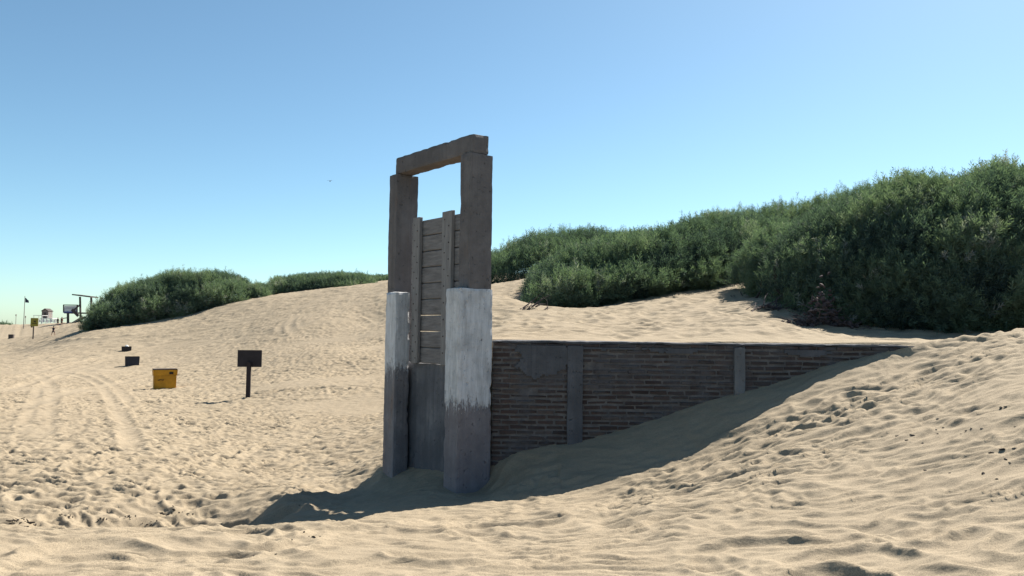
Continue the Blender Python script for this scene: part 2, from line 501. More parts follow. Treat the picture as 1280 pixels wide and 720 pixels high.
TRACKS = []
for pts, w, dep in [
    ([(0, 492), (60, 470), (130, 452), (200, 437), (290, 420), (360, 400), (420, 384), (480, 364)], 0.22, 0.045),
    ([(0, 478), (70, 458), (140, 444), (210, 430), (290, 413), (360, 393), (420, 376), (478, 358)], 0.22, 0.045),
    ([(0, 455), (60, 446), (120, 437), (180, 428), (260, 412), (330, 396)], 0.60, 0.085),
    ([(0, 440), (60, 433), (110, 428), (170, 421), (250, 405)], 0.60, 0.085),
    ([(30, 560), (38, 525), (45, 500), (52, 486), (62, 477), (78, 470), (95, 463)], 0.17, 0.030),
    ([(48, 568), (58, 530), (62, 512), (66, 496), (64, 482), (54, 472), (40, 466)], 0.17, 0.030),
    ([(172, 575), (162, 545), (150, 520), (140, 500), (128, 484), (112, 474), (90, 468), (50, 462), (0, 462)], 0.17, 0.030),
    ([(165, 512), (154, 494), (140, 481), (122, 471), (104, 465)], 0.16, 0.028),
    ([(0, 520), (90, 490), (190, 468), (260, 452), (330, 438), (400, 425), (478, 412)], 0.22, 0.03),
    ([(352, 421), (350, 411), (356, 402), (372, 395), (396, 388)], 0.22, 0.045),
    ([(374, 421), (364, 413), (362, 404), (370, 396), (392, 390), (420, 386)], 0.22, 0.045),
    ([(445, 388), (456, 394), (468, 399), (480, 404)], 0.22, 0.045),
    ([(440, 382), (455, 388), (470, 394), (482, 399)], 0.22, 0.045),
]:
    ws = [hit(a, b) for a, b in pts]
    TRACKS.append((np.array([(v.x, v.y) for v in ws]), w, dep))

def height(x, y):
    z, ww = base_height(x, y)
    r = np.hypot(x, y)
    # where each kind of relief belongs
    crest = 1 - sstep((y - 7.4 - 0.42 * np.maximum(x + 2.6, 0)) / 1.2)         # wind-smoothed foreground dune
    crest = np.where(x > 0.6, 1.0 - ww, crest) * (y < 14)
    beach = (1 - crest) * (1 - ww)
    bank = sstep((x - 0.3) / 0.9) * np.exp(-((x * 0.60 - (y - 6.9)) / 1.55) ** 2) * (1 - ww) * (y < 11)   # trampled bank below the wall
    smooth_top = sstep((x - 4.2 - 0.12 * (y - 6)) / 1.2) * (y > 6) * (1 - ww) * (y < 12)
    far = np.clip(34.0 / np.maximum(r, 34.0), 0, 1)
    d = 0.035 * perlin(x * 0.33, y * 0.33, 3) + 0.02 * perlin(x * 0.9, y * 0.9, 4)
    wx = x + 0.25 * perlin(x * 1.1, y * 1.1, 41); wy = y + 0.18 * perlin(x * 1.3, y * 1.3, 42)
    sel = sstep((perlin(x * 0.7, y * 0.9, 45) + 0.25) / 0.7)
    rid = lambda n: 1 - (np.sqrt(n * n + 0.0008) - 0.028) * 1.9
    def dune(k, amp, sx, sy, sd, p=1.0):
        # asymmetric ripples: long back, short steep face towards -y
        h0 = rid(perlin(wx * sx, wy * sy, sd))
        h1 = rid(perlin(wx * sx, (wy + k * h0) * sy, sd))
        return amp * (h1 if p == 1.0 else np.maximum(h1, 0) ** p)
    # trampled open beach: short trodden ridges and footprints
    trod = 1.0 + 0.35 * perlin(x * 0.2, y * 0.2, 9)
    calm = 1 - 0.75 * sstep((perlin(x * 0.12 + 3, y * 0.3, 19) - 0.18) / 0.3)
    fp = (dune(0.016, 0.056, 2.0, 4.4, 15) + dune(0.007, 0.034, 4.2, 8.5, 16) + 0.010 * rid(perlin(wx * 9, wy * 15, 18)) + 0.022 * dents(x, y, 0.33, 21, 0.85, 0.46, 0.24, 0.5) - 0.055)
    d += beach * far * trod * calm * fp
    d += beach * (1 - far) * 0.10 * (dents(x, y, 1.3, 51, 0.8, 0.46, 0.26) + rid(perlin(x * 0.7, y * 1.3, 17)) - 0.5)
    # wind-smoothed foreground dune: scattered lens-shaped mounds with a steep dark face
    mound = (dune(0.032, 0.056, 1.5, 3.0, 43, 1.6) * (0.12 + 1.05 * sel) + dune(0.013, 0.030, 2.6, 6.0, 44, 1.5) * (1.0 - 0.5 * sel)
             + dune(0.004, 0.008, 3.6, 14.0, 46) + 0.020 * dents(x, y, 0.60, 61, 0.5, 0.44, 0.20) - 0.048)
    fore = crest * (1 - 0.8 * smooth_top) * (1 - 0.6 * bank)
    d += fore * mound
    # bank: closely packed crisp ledges
    d += bank * (dune(0.014, 0.052, 2.6, 6.2, 71) + dune(0.006, 0.024, 4.8, 12.0, 72) + 0.012 * dents(x, y, 0.40, 73, 0.8, 0.48, 0.24) - 0.048)
    d += crest * smooth_top * (1 - bank) * dune(0.012, 0.012, 2.0, 6.5, 75)
    # sand behind the wall, dotted with prints
    d += ww * np.clip((y - WALL_Y - 0.25) / 1.2, 0, 1) * (dune(0.025, 0.034, 1.6, 3.2, 84) - 0.017 + 0.034 * dents(x, y, 0.50, 81, 0.75) + 0.020 * perlin(x * 1.6, y * 2.2, 82) + 0.010 * perlin(x * 4, y * 5, 83))
    # sheltered sand at the foot of the wall and the gate lies smooth
    gd = np.hypot(x + 1.2, y - 10.3)
    calm2 = np.maximum(np.exp(-(np.maximum(WALL_Y - 0.35 - y, 0) / 0.42) ** 2) * sstep((x + 0.4) / 0.5), np.exp(-(gd / 1.5) ** 4)) * (1 - ww)
    d *= 1 - 0.72 * calm2 * sstep((5.9 - x) / 1.6)
    # wheel tracks
    for pts, w, dep in TRACKS:
        lo, hi = pts.min(0) - 1.5, pts.max(0) + 1.5
        sel_i = np.nonzero((x > lo[0]) & (x < hi[0]) & (y > lo[1]) & (y < hi[1]))
        if not len(sel_i[0]):
            continue
        xs, ys = x[sel_i], y[sel_i]
        best = np.full(xs.shape, 1e9)
        for (ax, ay), (bx_, by_) in zip(pts[:-1], pts[1:]):
            vx, vy = bx_ - ax, by_ - ay
            t = np.clip(((xs - ax) * vx + (ys - ay) * vy) / (vx * vx + vy * vy), 0, 1)
            best = np.minimum(best, np.hypot(xs - ax - t * vx, ys - ay - t * vy))
        e = best / w
        tw = sstep(np.hypot(xs - pts[0][0], ys - pts[0][1]) / 3.0) * sstep(np.hypot(xs - pts[-1][0], ys - pts[-1][1]) / 2.0)
        tw = tw * np.clip(0.75 + 0.6 * perlin(xs * 0.5, ys * 0.5, 93), 0, 1)
        d[sel_i] *= 1 - 0.75 * tw * np.exp(-(e / 1.2) ** 4)
        d[sel_i] += tw * dep * 0.95 * (-np.exp(-e * e * 1.5) + 0.9 * np.exp(-((e - 1.6) / 0.45) ** 2)) * (0.8 + 0.5 * perlin(xs * 0.8, ys * 0.8, 91))
    # sand drifted against concrete and bricks stays even
    return z + d

def build_ground():
    cx, cy = 0.0, -4.0
    naz, nr = 1200, 1450
    az = np.linspace(math.radians(-44), math.radians(44), naz)
    az = np.concatenate([np.radians(np.linspace(-100, -45, 40)), az, np.radians(np.linspace(45, 100, 40))])
    naz = len(az)
    r = np.concatenate([[0.4, 1.5, 3, 4.5, 5.5, 6.2], np.exp(np.linspace(math.log(6.8), math.log(150), nr)), [165, 185, 210, 250, 320, 450, 700, 1200]])
    # finer steps across the trampled bank and the wall
    nr = len(r)
    A, R = np.meshgrid(az, r)
    X, Y = cx + R * np.sin(A), cy + R * np.cos(A)
    Xf, Yf = X.ravel(), Y.ravel()
    Z = height(Xf, Yf)
    Z = np.where(R.ravel() > 200, np.minimum(Z, Z * 0 + 3.0), Z)
    V = np.stack([Xf, Yf, Z], 1)
    idx = np.arange(nr * naz).reshape(nr, naz)
    q = np.stack([idx[:-1, :-1], idx[:-1, 1:], idx[1:, 1:], idx[1:, :-1]], -1).reshape(-1, 4)[:, ::-1]
    me = np_mesh('sand_ground', V, q, smooth=True)
    g = link('sand_ground', me, M['sand'])
    tag(g, kind='structure')
    return g
build_ground()

def ground_z(x, y):
    return float(height(np.array([float(x)]), np.array([float(y)]))[0])

def rest(px, py, lo=4.0):
    p = hit(px, py, lo)
    p.z = ground_z(p.x, p.y)
    return p

# ------------------------------------------------------------------ sluice gate
AX = Vector((-math.cos(PHI), math.sin(PHI), 0)); BX = Vector((math.sin(PHI), math.cos(PHI), 0))
GATE0 = Vector((GX0, GY0, 0.0))

def gpt(a, b, zrel):
    return GATE0 + AX * a + BX * b + Vector((0, 0, zrel + EYE))

def rough_box(a0, a1, b0, b1, z0, z1, step=0.04, rad=0.014, amp=0.006, seed=0, frame=None, worn=0.0):
    """a box of cast concrete: gridded, rounded arrises, slightly uneven faces; returns bmesh in gate-local metres"""
    n = [max(1, int(round((q - p) / step))) for p, q in ((a0, a1), (b0, b1), (z0, z1))]
    lo, hi = np.array([a0, b0, z0]), np.array([a1, b1, z1])
    bm = bmesh.new()
    cache = {}
    fr = frame or (lambda a, b, z: GATE0 * 0 + AX * a + BX * b + Vector((0, 0, z)))
    def vert(i, j, k):
        key = (i, j, k)
        if key not in cache:
            p = lo + (hi - lo) * np.array([i / n[0], j / n[1], k / n[2]])
            ed = ((i in (0, n[0])) + (j in (0, n[1])) + (k in (0, n[2])))
            nv = mn.noise_vector(Vector(p * 2.3) + Vector((seed * 7.1, 0, 0)))
            nv2 = mn.noise_vector(Vector(p * 11) + Vector((seed * 3.1, 5, 0)))
            inner = np.clip(p, lo + rad, hi - rad)
            dv = p - inner
            L = np.linalg.norm(dv)
            if ed >= 2 and L > 0:
                p = inner + dv / L * (rad * (1 - 0.9 * worn * max(0, nv2.x)) - worn * 0.055 * max(0, mn.noise(Vector(p * 5.5) + Vector((0, seed * 3.7, 0))) - 0.30))
            p = p + np.array(nv) * amp + np.array(nv2) * amp * 0.5
            cache[key] = bm.verts.new(fr(*p))
        return cache[key]
    def grid(axis, side):
        u, v = [x for x in (0, 1, 2) if x != axis]
        for i in range(n[u]):
            for j in range(n[v]):
                def idx(a, b):
                    t = [0, 0, 0]; t[axis] = side * n[axis]; t[u] = a; t[v] = b
                    return vert(*t)
                bm.faces.new((idx(i, j), idx(i + 1, j), idx(i + 1, j + 1), idx(i, j + 1)))
    for ax_ in range(3):
        grid(ax_, 0); grid(ax_, 1)
    bmesh.ops.recalc_face_normals(bm, faces=bm.faces)
    return bm

E_ = EYE
gate = thing('sluice_gate', 'tall concrete sluice gate frame with grey timber shutter, whitewashed lower pillars', 'sluice gate', GATE0)
bm_obj('lintel', rough_box(0.024, 2.015, 0.193, 0.45, 2.262 + E_, 2.512 + E_, seed=1, amp=0.007, rad=0.02, worn=0.6), M['concrete'], gate)
pl = bm_obj('pillar', rough_box(0.016, 0.262, 0.16, 0.512, 0.3 + E_, 2.262 + E_, seed=2, amp=0.006, worn=0.4), M['concrete'], gate)
bm_obj('whitewashed_base', rough_box(0.0, 0.312, 0.0, 0.53, -2.6 + E_, 0.518 + E_, seed=3, amp=0.009, rad=0.022, worn=0.8), M['paint_r'], pl)
pr = bm_obj('pillar', rough_box(1.90, 2.132, 0.16, 0.523, -2.6 + E_, 2.262 + E_, seed=4, amp=0.006, worn=0.4), M['concrete'], gate)
bm_obj('whitewashed_base', rough_box(1.578, 1.888, 0.0, 0.238, -2.6 + E_, 0.512 + E_, seed=5, amp=0.008, rad=0.02, worn=0.7), M['paint_l'], pr)
# concrete infill below the shutter
bm_obj('concrete_slab', rough_box(0.316, 1.895, 0.285, 0.46, -2.6 + E_, -0.482 + E_, seed=6, amp=0.010), M['slab'], gate)
# timber shutter: planks with two open gaps, two battens
bm = bmesh.new()
zt, zb = 1.52, -0.478
rows = 9
hh = (zt - zb) / rows
ROTG = Matrix((( AX.x, BX.x, 0, 0), (AX.y, BX.y, 0, 0), (0, 0, 1, 0), (0, 0, 0, 1)))
for i in range(rows):
    z0 = zb + i * hh; z1 = z0 + hh - 0.009
    if i in (1, 2): z1 -= 0.004
    if i == 8: z1 -= 0.0
    c = AX * 0.935 + BX * (0.262 + random.uniform(-0.004, 0.004)) + Vector((0, 0, (z0 + z1) / 2 + E_))
    vs = add_box(bm, c, (1.31 + random.uniform(-0.015, 0.01), 0.040, z1 - z0), ROTG)
    for v in vs:
        v.co.z += random.uniform(-0.0005, 0.0005)
bmesh.ops.bevel(bm, geom=bm.edges[:], offset=0.009, segments=1, affect='EDGES')
for i in range(rows - 1):
    if i not in (1, 2):      # added strip behind each closed joint keeps daylight from showing through
        add_box(bm, AX * 0.935 + BX * 0.288 + Vector((0, 0, zb + (i + 1) * hh - 0.004 + E_)), (1.28, 0.01, 0.05), ROTG)
for a, dz in ((0.33, 0.085), (0.36, 0.05), (1.46, 0.06)):
    add_bar(bm, AX * a + BX * 0.26 + Vector((0, 0, zt + E_ - 0.03)), AX * (a - 0.03) + BX * 0.26 + Vector((0, 0, zt + E_ + dz)), 0.014, 0.005, 5)
sh = bm_obj('timber_shutter', bm, M['timber'], gate)
def batten(a0, a1, name='batten'):
    b2 = bmesh.new()
    nz = 14
    z0, z1 = zb - 0.004, zt + 0.045
    for i in range(1):
        vs = add_box(b2, AX * ((a0 + a1) / 2) + BX * 0.210 + Vector((0, 0, (z0 + z1) / 2 + E_)), (a1 - a0, 0.058, z1 - z0), ROTG)
        for v in vs: v.co += Vector((random.uniform(-.006, .006), random.uniform(-.006, .006), random.uniform(-.008, .008)))
    bmesh.ops.bevel(b2, geom=b2.edges[:], offset=0.005, segments=1, affect='EDGES')
    old = set(b2.faces)
    for i in range(rows):
        for k, f in enumerate((0.28, 0.72)):
            z = zb + (i + 0.3 + 0.4 * k) * hh
            p = AX * (a0 + (a1 - a0) * f) + Vector((0, 0, z + E_))
            add_bar(b2, p + BX * 0.185, p + BX * 0.174, 0.009, 0.008, 7)
    for f in b2.faces:
        if f not in old: f.material_index = 1
    o = bm_obj(name, b2, M['batten'], sh)
    o.data.materials.append(M['bolt'])
batten(1.285, 1.455)
batten(0.475, 0.70)
# ------------------------------------------------------------------ brick wall
WX0, WX1, WTH = -0.245, 6.15, 0.30
WTOP = EYE - 0.138
wall = thing('brick_wall', 'low old brick retaining wall half buried by the sloping sand', 'wall', (WX0, WALL_Y, 0))
wall['kind'] = 'thing'
wl = lambda x, y, z: Vector((x - WX0, y - WALL_Y, z))
bm = rough_box(0, WX1 - WX0, 0.026, WTH, -0.4, WTOP - 0.032, step=0.09, amp=0.003, seed=8, frame=lambda a, b, z: Vector((a, b, z)))
bm_obj('mortar_core', bm, M['mortar'], wall)
course, blen = 0.0665, 0.235
V, Fq, T = [], [], []
nrow = int((WTOP - 0.032 + 0.3) / course)
for r_ in range(nrow):
    z1 = WTOP - 0.034 - r_ * course
    off = (r_ % 2) * blen / 2 - random.uniform(0, 0.02)
    x = -off
    while x < WX1 - WX0:
        L = blen * random.uniform(0.93, 1.05)
        x0, x1 = max(x, 0.0), min(x + L - random.uniform(0.006, 0.016), WX1 - WX0)
        x += L
        if x1 - x0 < 0.03: continue
        if random.random() < 0.015: continue
        # eroded bricks lie a little behind their joints
        ero = max(0.0, mn.noise(Vector((x0 * 1.1, r_ * 0.25, 3.0)))) * 0.012
        y0 = 0.012 + ero + random.uniform(-0.005, 0.005)
        za, zb_ = z1 - course + 0.021 + random.uniform(-.008, .005), z1 + random.uniform(-.005, .005)
        k = len(V)
        j = lambda s=0.007: random.uniform(-s, s)
        ch = random.uniform(0.004, 0.011)
        V += [(x0 + ch + j(), y0 + j(), za + ch + j()), (x1 - ch + j(), y0 + j(), za + ch + j()), (x1 - ch + j(), y0 + j(), zb_ - ch + j()), (x0 + ch + j(), y0 + j(), zb_ - ch + j()),
              (x0, 0.06, za), (x1, 0.06, za), (x1, 0.06, zb_), (x0, 0.06, zb_)]
        Fq += [(k, k + 1, k + 2, k + 3), (k + 1, k, k + 4, k + 5), (k + 2, k + 1, k + 5, k + 6), (k + 3, k + 2, k + 6, k + 7), (k, k + 3, k + 7, k + 4)]
        T += [min(1, max(0, random.gauss(0.42, 0.26)))] * 8
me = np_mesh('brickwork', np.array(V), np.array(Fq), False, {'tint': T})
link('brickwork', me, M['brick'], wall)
# mortar capping, ragged
bm_obj('capping', rough_box(-0.01, WX1 - WX0, 0.0, WTH + 0.02, WTOP - 0.034, WTOP, step=0.05, rad=0.02, amp=0.012, seed=9, frame=lambda a, b, z: Vector((a, b, z)), worn=0.9), M['cement'], wall)
# concrete pilasters: at photo x 718 and 925
def pil(px0, px1, mat, seed, proud):
    a = at(px0, 470, WALL_Y).x - WX0; b = at(px1, 470, WALL_Y).x - WX0
    bm_obj('pilaster', rough_box(a, b, -proud, 0.1, -0.4, WTOP - 0.06, step=0.05, rad=0.012, amp=0.006, seed=seed, frame=lambda a, b, z: Vector((a, b, z)), worn=0.6), mat, wall)
pil(709, 729, M['cement'], 10, 0.022)
pil(917.5, 931.5, M['pilaster'], 11, 0.03)
# cement render patches: ragged-edged sheets on the bricks
def patch(blobs, proud, seed, mat):
    """blobs: (px, py, rx, ry) ellipses in photo pixels on the wall face"""
    st = 0.022
    cs = [(at(px, py, WALL_Y).x - WX0, at(px, py, WALL_Y).z, rx * WALL_Y / F, ry * WALL_Y / F) for px, py, rx, ry in blobs]
    x0 = min(c[0] - c[2] for c in cs) - .2; x1 = max(c[0] + c[2] for c in cs) + .2
    z0 = min(c[1] - c[3] for c in cs) - .2; z1 = min(WTOP - 0.06, max(c[1] + c[3] for c in cs) + .2)
    x0 = max(x0, 0.01)
    nx, nz = int((x1 - x0) / st), int((z1 - z0) / st)
    bm = bmesh.new(); vs = {}
    def inside(x, z):
        f = max(1 - math.hypot((x - c[0]) / c[2], (z - c[1]) / c[3]) for c in cs)
        n = mn.fractal(Vector((x * 4.2, z * 4.2, seed)), 1.0, 2.0, 5)
        return f + 0.33 * n + 0.22 * mn.noise(Vector((x * 19, z * 23, seed + 7))) > 0.0
    def vert(i, k, back):
        if (i, k, back) not in vs:
            x, z = x0 + i * st, z0 + k * st
            w = mn.noise(Vector((x * 6, z * 6, seed + 3))) * 0.006
            vs[(i, k, back)] = bm.verts.new((x, 0.03 if back else -proud + w, z))
        return vs[(i, k, back)]
    cell = {(i, k) for i in range(nx) for k in range(nz) if inside(x0 + (i + .5) * st, z0 + (k + .5) * st)}
    for i, k in cell:
        bm.faces.new((vert(i, k, 0), vert(i + 1, k, 0), vert(i + 1, k + 1, 0), vert(i, k + 1, 0)))
        for (di, dk), (p, q) in {(-1, 0): ((i, k), (i, k + 1)), (1, 0): ((i + 1, k + 1), (i + 1, k)), (0, -1): ((i + 1, k), (i, k)), (0, 1): ((i, k + 1), (i + 1, k + 1))}.items():
            if (i + di, k + dk) not in cell:
                bm.faces.new((vert(*p, 0), vert(*q, 0), vert(*q, 1), vert(*p, 1)))
    bmesh.ops.recalc_face_normals(bm, faces=bm.faces)
    bm_obj('render_patch', bm, mat, wall)
patch([(690, 446, 28, 20), (668, 456, 20, 18), (682, 437, 36, 8)], 0.006, 1.0, M['cement'])
patch([(760, 432, 40, 6), (845, 436, 36, 5), (1010, 441, 30, 5)], 0.003, 9.0, M['cement'])

# ------------------------------------------------------------------ shrubs
def frond_template(seed, leaves=17):
    r = np.random.default_rng(seed)
    v, f = [], []
    def tri(p, q, s): 
        k = len(v); v.extend([p, q, s]); f.append((k, k + 1, k + 2))
    tri((-0.012, 0, 0), (0.012, 0, 0), (r.uniform(-.05, .05), r.uniform(-.05, .05), 1.0))
    for i in range(leaves):
        t = 0.12 + 0.88 * (i + r.uniform(0, 1)) / leaves
        a = i * 2.4 + r.uniform(-.5, .5)
        L = 0.40 * (1.15 - 0.75 * t) * r.uniform(0.8, 1.25)
        up = 1.1
        d = np.array([math.cos(a), math.sin(a), up]); d /= np.linalg.norm(d)
        side = np.cross(d, (r.uniform(-1, 1), r.uniform(-1, 1), r.uniform(-1, 1))); side /= np.linalg.norm(side) + 1e-9
        w = 0.021 * r.uniform(.7, 1.3)
        b0 = np.array([0, 0, t * 0.92])
        mid = b0 + d * L * 0.5
        tip = b0 + d * L
        tri(tuple(b0), tuple(mid + side * w), tuple(tip))
        tri(tuple(b0), tuple(tip), tuple(mid - side * w))
    return np.array(v, float), np.array(f, int)
TEMPL = [frond_template(s) for s in range(6)]

def shrub(label, outline, depth, n, flen, seed, mat, group=None, clump=0.9, twigs=60, name='dune_shrub', cat='shrub', front_low=0.0, spike=0.55):
    """outline: (photo x, top y, base y, distance of the front of the base); depth: metres from front to ridge"""
    r = np.random.default_rng(seed)
    o = np.array(outline, float)
    pxs = o[:, 0]
    # sample more where the shrub is tall
    grid = np.linspace(pxs[0], pxs[-1], 400)
    hts = np.interp(grid, pxs, o[:, 2] - o[:, 1]) + 4
    cdf = np.cumsum(hts); cdf /= cdf[-1]
    px = np.interp(r.uniform(0, 1, n), cdf, grid)
    yt, yb, Yf = (np.interp(px, pxs, o[:, k]) for k in (1, 2, 3))
    base = np.array([at(a, b, c) for a, b, c in zip(px, yb, Yf)])
    top = np.array([at(a, b, c + depth) for a, b, c in zip(px, yt, Yf)])
    th = np.radians(r.uniform(-2, 140, n))
    # lumpy crown: Worley bumps over (distance along, arc)
    top[:, 2] -= 0.52 * flen
    hgt = np.maximum(top[:, 2] - base[:, 2], 0.05)
    al = base[:, 0] / clump; ar = th * (depth + hgt) * 0.5 / clump
    i0, j0 = np.floor(al).astype(np.int64), np.floor(ar).astype(np.int64)
    f1 = np.full(n, 9.0); cid = np.zeros(n)
    for di in (-1, 0, 1):
        for dj in (-1, 0, 1):
            i, j = i0 + di, j0 + dj
            hx, hy = hsh(i, j, seed) / 4096.0, hsh(i, j, seed + 3) / 4096.0
            d = np.hypot(al - i - hx, ar - j - hy)
            cid = np.where(d < f1, hsh(i, j, seed + 5) / 4096.0, cid)
            f1 = np.minimum(f1, d)
    bumpf = np.clip(1 - f1 * f1 * 1.5, 0, 1)
    amp = np.clip(clump * 0.62 / np.maximum(hgt, 0.5), 0.08, 0.30)
    amp = amp * (0.35 + 0.65 * np.clip(np.sin(th), 0, 1))
    small = 0.5 + 0.9 * perlin(base[:, 0] / (clump * 0.33), ar / 0.33, seed + 21)
    rho = (1.02 - amp + amp * bumpf * (0.5 + 0.5 * cid) + 0.22 * amp * (small - 0.5)) * (1 - 0.42 * r.uniform(0, 1, n) ** 1.8)
    spk = (r.uniform(0, 1, n) < 0.10) & (th > 0.5)
    rho = np.where(spk, rho + spike * flen / np.maximum(hgt, .5) * r.uniform(-0.3, 1.2, n), rho)
    s = 1 - rho * np.cos(th)
    zz = rho * np.maximum(np.sin(th), 0)
    s = s + np.clip((0.22 - zz) / 0.22, 0, 1) * 0.16 * (th < 1.2)
    Yp = Yf + depth * s
    X = base[:, 0] / Yf * Yp * 0.5 + base[:, 0] * 0.5 + r.normal(0, flen * 0.25, n)
    gz = base_height(X, Yp)[0]
    gz = np.minimum(gz, base[:, 2] + (top[:, 2] - base[:, 2]) * 0.55)
    Z = np.where(s < 0.35, base[:, 2] * (1 - s / .35) + gz * (s / .35), gz)
    Z = Z + (top[:, 2] - Z) * zz
    pos = np.stack([X, Yp, Z], 1) - np.array([0, 0, 1]) * flen * 0.55
    outw = np.stack([0.25 * r.normal(0, 1, n), -np.cos(th) / depth, np.maximum(np.sin(th), 0.1) / hgt], 1)
    outw /= np.linalg.norm(outw, axis=1)[:, None]
    dirv = outw * 0.85 + np.array([0, 0, 0.42]) + r.normal(0, 0.42, (n, 3))
    dirv = np.where(spk[:, None], np.array([0, 0, 1.0]) + r.normal(0, .18, (n, 3)), dirv)
    dirv /= np.linalg.norm(dirv, axis=1)[:, None]
    ref = r.normal(0, 1, (n, 3))
    ux = np.cross(dirv, ref); ux /= np.linalg.norm(ux, axis=1)[:, None]
    uy = np.cross(dirv, ux)
    sc = flen * r.uniform(0.65, 1.35, n)
    tint = np.clip(0.45 + 0.58 * (cid - 0.5) + 0.16 * (small - 0.5) + r.normal(0, 0.12, n) + 0.22 * perlin(X * 0.7, Z * 0.9 + Yp * .4, seed + 9), 0, 1)
    tint = np.where(r.uniform(0, 1, n) < 0.035, np.clip(tint + 0.4, 0, 1), tint)
    org = base.mean(0); org[2] = base[:, 2].min()
    Vs, Fs, Ts, k = [], [], [], 0
    which = r.integers(0, len(TEMPL), n)
    for t, (tv, tf) in enumerate(TEMPL):
        m_ = np.nonzero(which == t)[0]
        loc = tv[None] * sc[m_, None, None]
        w = loc[:, :, 0:1] * ux[m_, None] + loc[:, :, 1:2] * uy[m_, None] + loc[:, :, 2:3] * dirv[m_, None] + pos[m_, None] - org
        Vs.append(w.reshape(-1, 3))
        Fs.append((tf[None] + (np.arange(len(m_)) * len(tv))[:, None, None]).reshape(-1, 3) + k)
        Ts.append(np.repeat(tint[m_], len(tv)))
        k += len(m_) * len(tv)
    t_ = thing(name, label, cat, tuple(org), 0, group)
    link('foliage', np_mesh('foliage', np.concatenate(Vs), np.concatenate(Fs), False, {'tint': np.concatenate(Ts)}), mat, t_)
    # stems fanning out of the sand into the crown
    bm = bmesh.new()
    for q in range(twigs):
        i = r.integers(0, n)
        if hgt[i] < 0.4: continue
        if outline[3][3] > 27: break
        b = base[i].copy(); dd = depth * r.uniform(0.30, 0.9)
        p0 = Vector((b[0], b[1] + dd, base_pt(b[0], b[1] + dd) - 0.15))
        h = hgt[i] * r.uniform(0.18, 0.36) * min(1, dd / depth * 1.6)
        p1 = p0 + Vector((r.normal(0, .25) * h, r.normal(-.15, .25) * h, h * 0.6))
        p2 = p1 + Vector((r.normal(0, .3) * h, r.normal(-.1, .3) * h, h * 0.5))
        rad = 0.015 + 0.008 * hgt[i]
        O = Vector(org)
        add_bar(bm, p0 - O, p1 - O, rad, rad * 0.7, 5)
        add_bar(bm, p1 - O, p2 - O, rad * 0.7, rad * 0.3, 5)
    if len(bm.verts): bm_obj('stems', bm, M['bark'], t_)
    else: bm.free()
    return t_

shrub('big dark green rounded shrub on the far left dune, widest of the left ones',
      [(98, 408, 408.5, 63.5), (104, 372, 412.0, 63.5), (112, 364, 412.0, 63.5), (130, 354, 410.0, 63.5), (160, 342, 406.5, 64.0), (200, 333.5, 400.5, 64.5), (240, 331.5, 393.5, 64.5), (270, 335, 386.5, 65.0), (286, 340, 380.5, 65.5), (299, 354, 374.5, 65.5), (306, 366, 370.5, 65.5)],
      6.0, 24000, 0.62, 101, M['leaf_far'], clump=2.0, twigs=80)
shrub('small dark shrub squeezed between the big left shrub and the long low one',
      [(303, 368, 374, 67), (308, 353, 375, 67), (318, 349, 375, 67), (327, 352, 374, 67), (333, 362, 372, 67)],
      2.5, 2200, 0.5, 102, M['leaf_far'], clump=1.0, twigs=20)
shrub('long low green shrub running along the left dune crest towards the gate',
      [(326, 360, 370, 72), (334, 346, 371, 71), (350, 341, 370, 70), (380, 339.5, 368, 69), (410, 338, 364, 68), (435, 338, 360, 68), (452, 341, 357, 69), (462, 350, 355, 70)],
      5.0, 12000, 0.55, 103, M['leaf_far'], clump=1.4, twigs=50)
shrub('thin dark strip of far shrub just left of the gate pillar',
      [(455, 344, 354, 88), (465, 342, 354, 88), (480, 342, 354, 88), (495, 341, 354, 88), (510, 341, 354, 88)],
      3.0, 2500, 0.6, 104, M['leaf_far'], clump=1.4, twigs=20)
shrub('green shrub on the rise right behind the gate, at the left end of the thicket',
      [(585, 332, 357, 31), (600, 318, 357, 31), (617, 309, 356, 30.5), (640, 297, 353, 30), (670, 287, 350, 29.5), (700, 281, 350, 29), (740, 280, 352, 28.5), (775, 284, 356, 28), (800, 292, 360, 28)],
      4.5, 11000, 0.40, 105, M['leaf'], clump=1.0, twigs=60)
shrub('broad mid-slope shrub above the sand strip behind the wall, dark shadow at its foot',
      [(662, 358, 386, 20.6), (670, 333, 390, 20.5), (690, 318, 390, 20.3), (720, 304, 388.5, 20.2), (760, 294, 383.5, 20.2), (800, 284, 377, 20.3), (850, 273, 368.5, 20.9), (890, 265, 362, 21.6), (930, 261, 357, 22.5), (970, 262, 352, 23.5), (1000, 270, 352, 24), (1030, 290, 356, 24)],
      4.5, 30000, 0.36, 106, M['leaf'], clump=1.15, twigs=120)
shrub('highest shrub behind, crowning the slope between broad mid-slope shrub and big right one',
      [(880, 300, 352, 29), (900, 262, 350, 29), (940, 256, 350, 28), (980, 252, 350, 27), (1020, 247, 350, 26), (1060, 240, 350, 25), (1100, 228, 350, 24), (1140, 224, 350, 23.5), (1180, 226, 350, 23.5), (1200, 240, 350, 23.5)],
      4.0, 13000, 0.36, 107, M['leaf'], clump=0.9, twigs=40)
shrub('lighter bushy shrub leaning over the sand at the left corner of the big right thicket',
      [(938, 330, 345, 18.0), (944, 305, 350, 18.0), (958, 289, 356, 17.8), (975, 279, 362, 17.5), (1000, 274, 370, 17.2), (1030, 280, 378, 17), (1050, 300, 384, 17)],
      2.2, 8000, 0.30, 108, M['leaf'], clump=0.6, twigs=40)
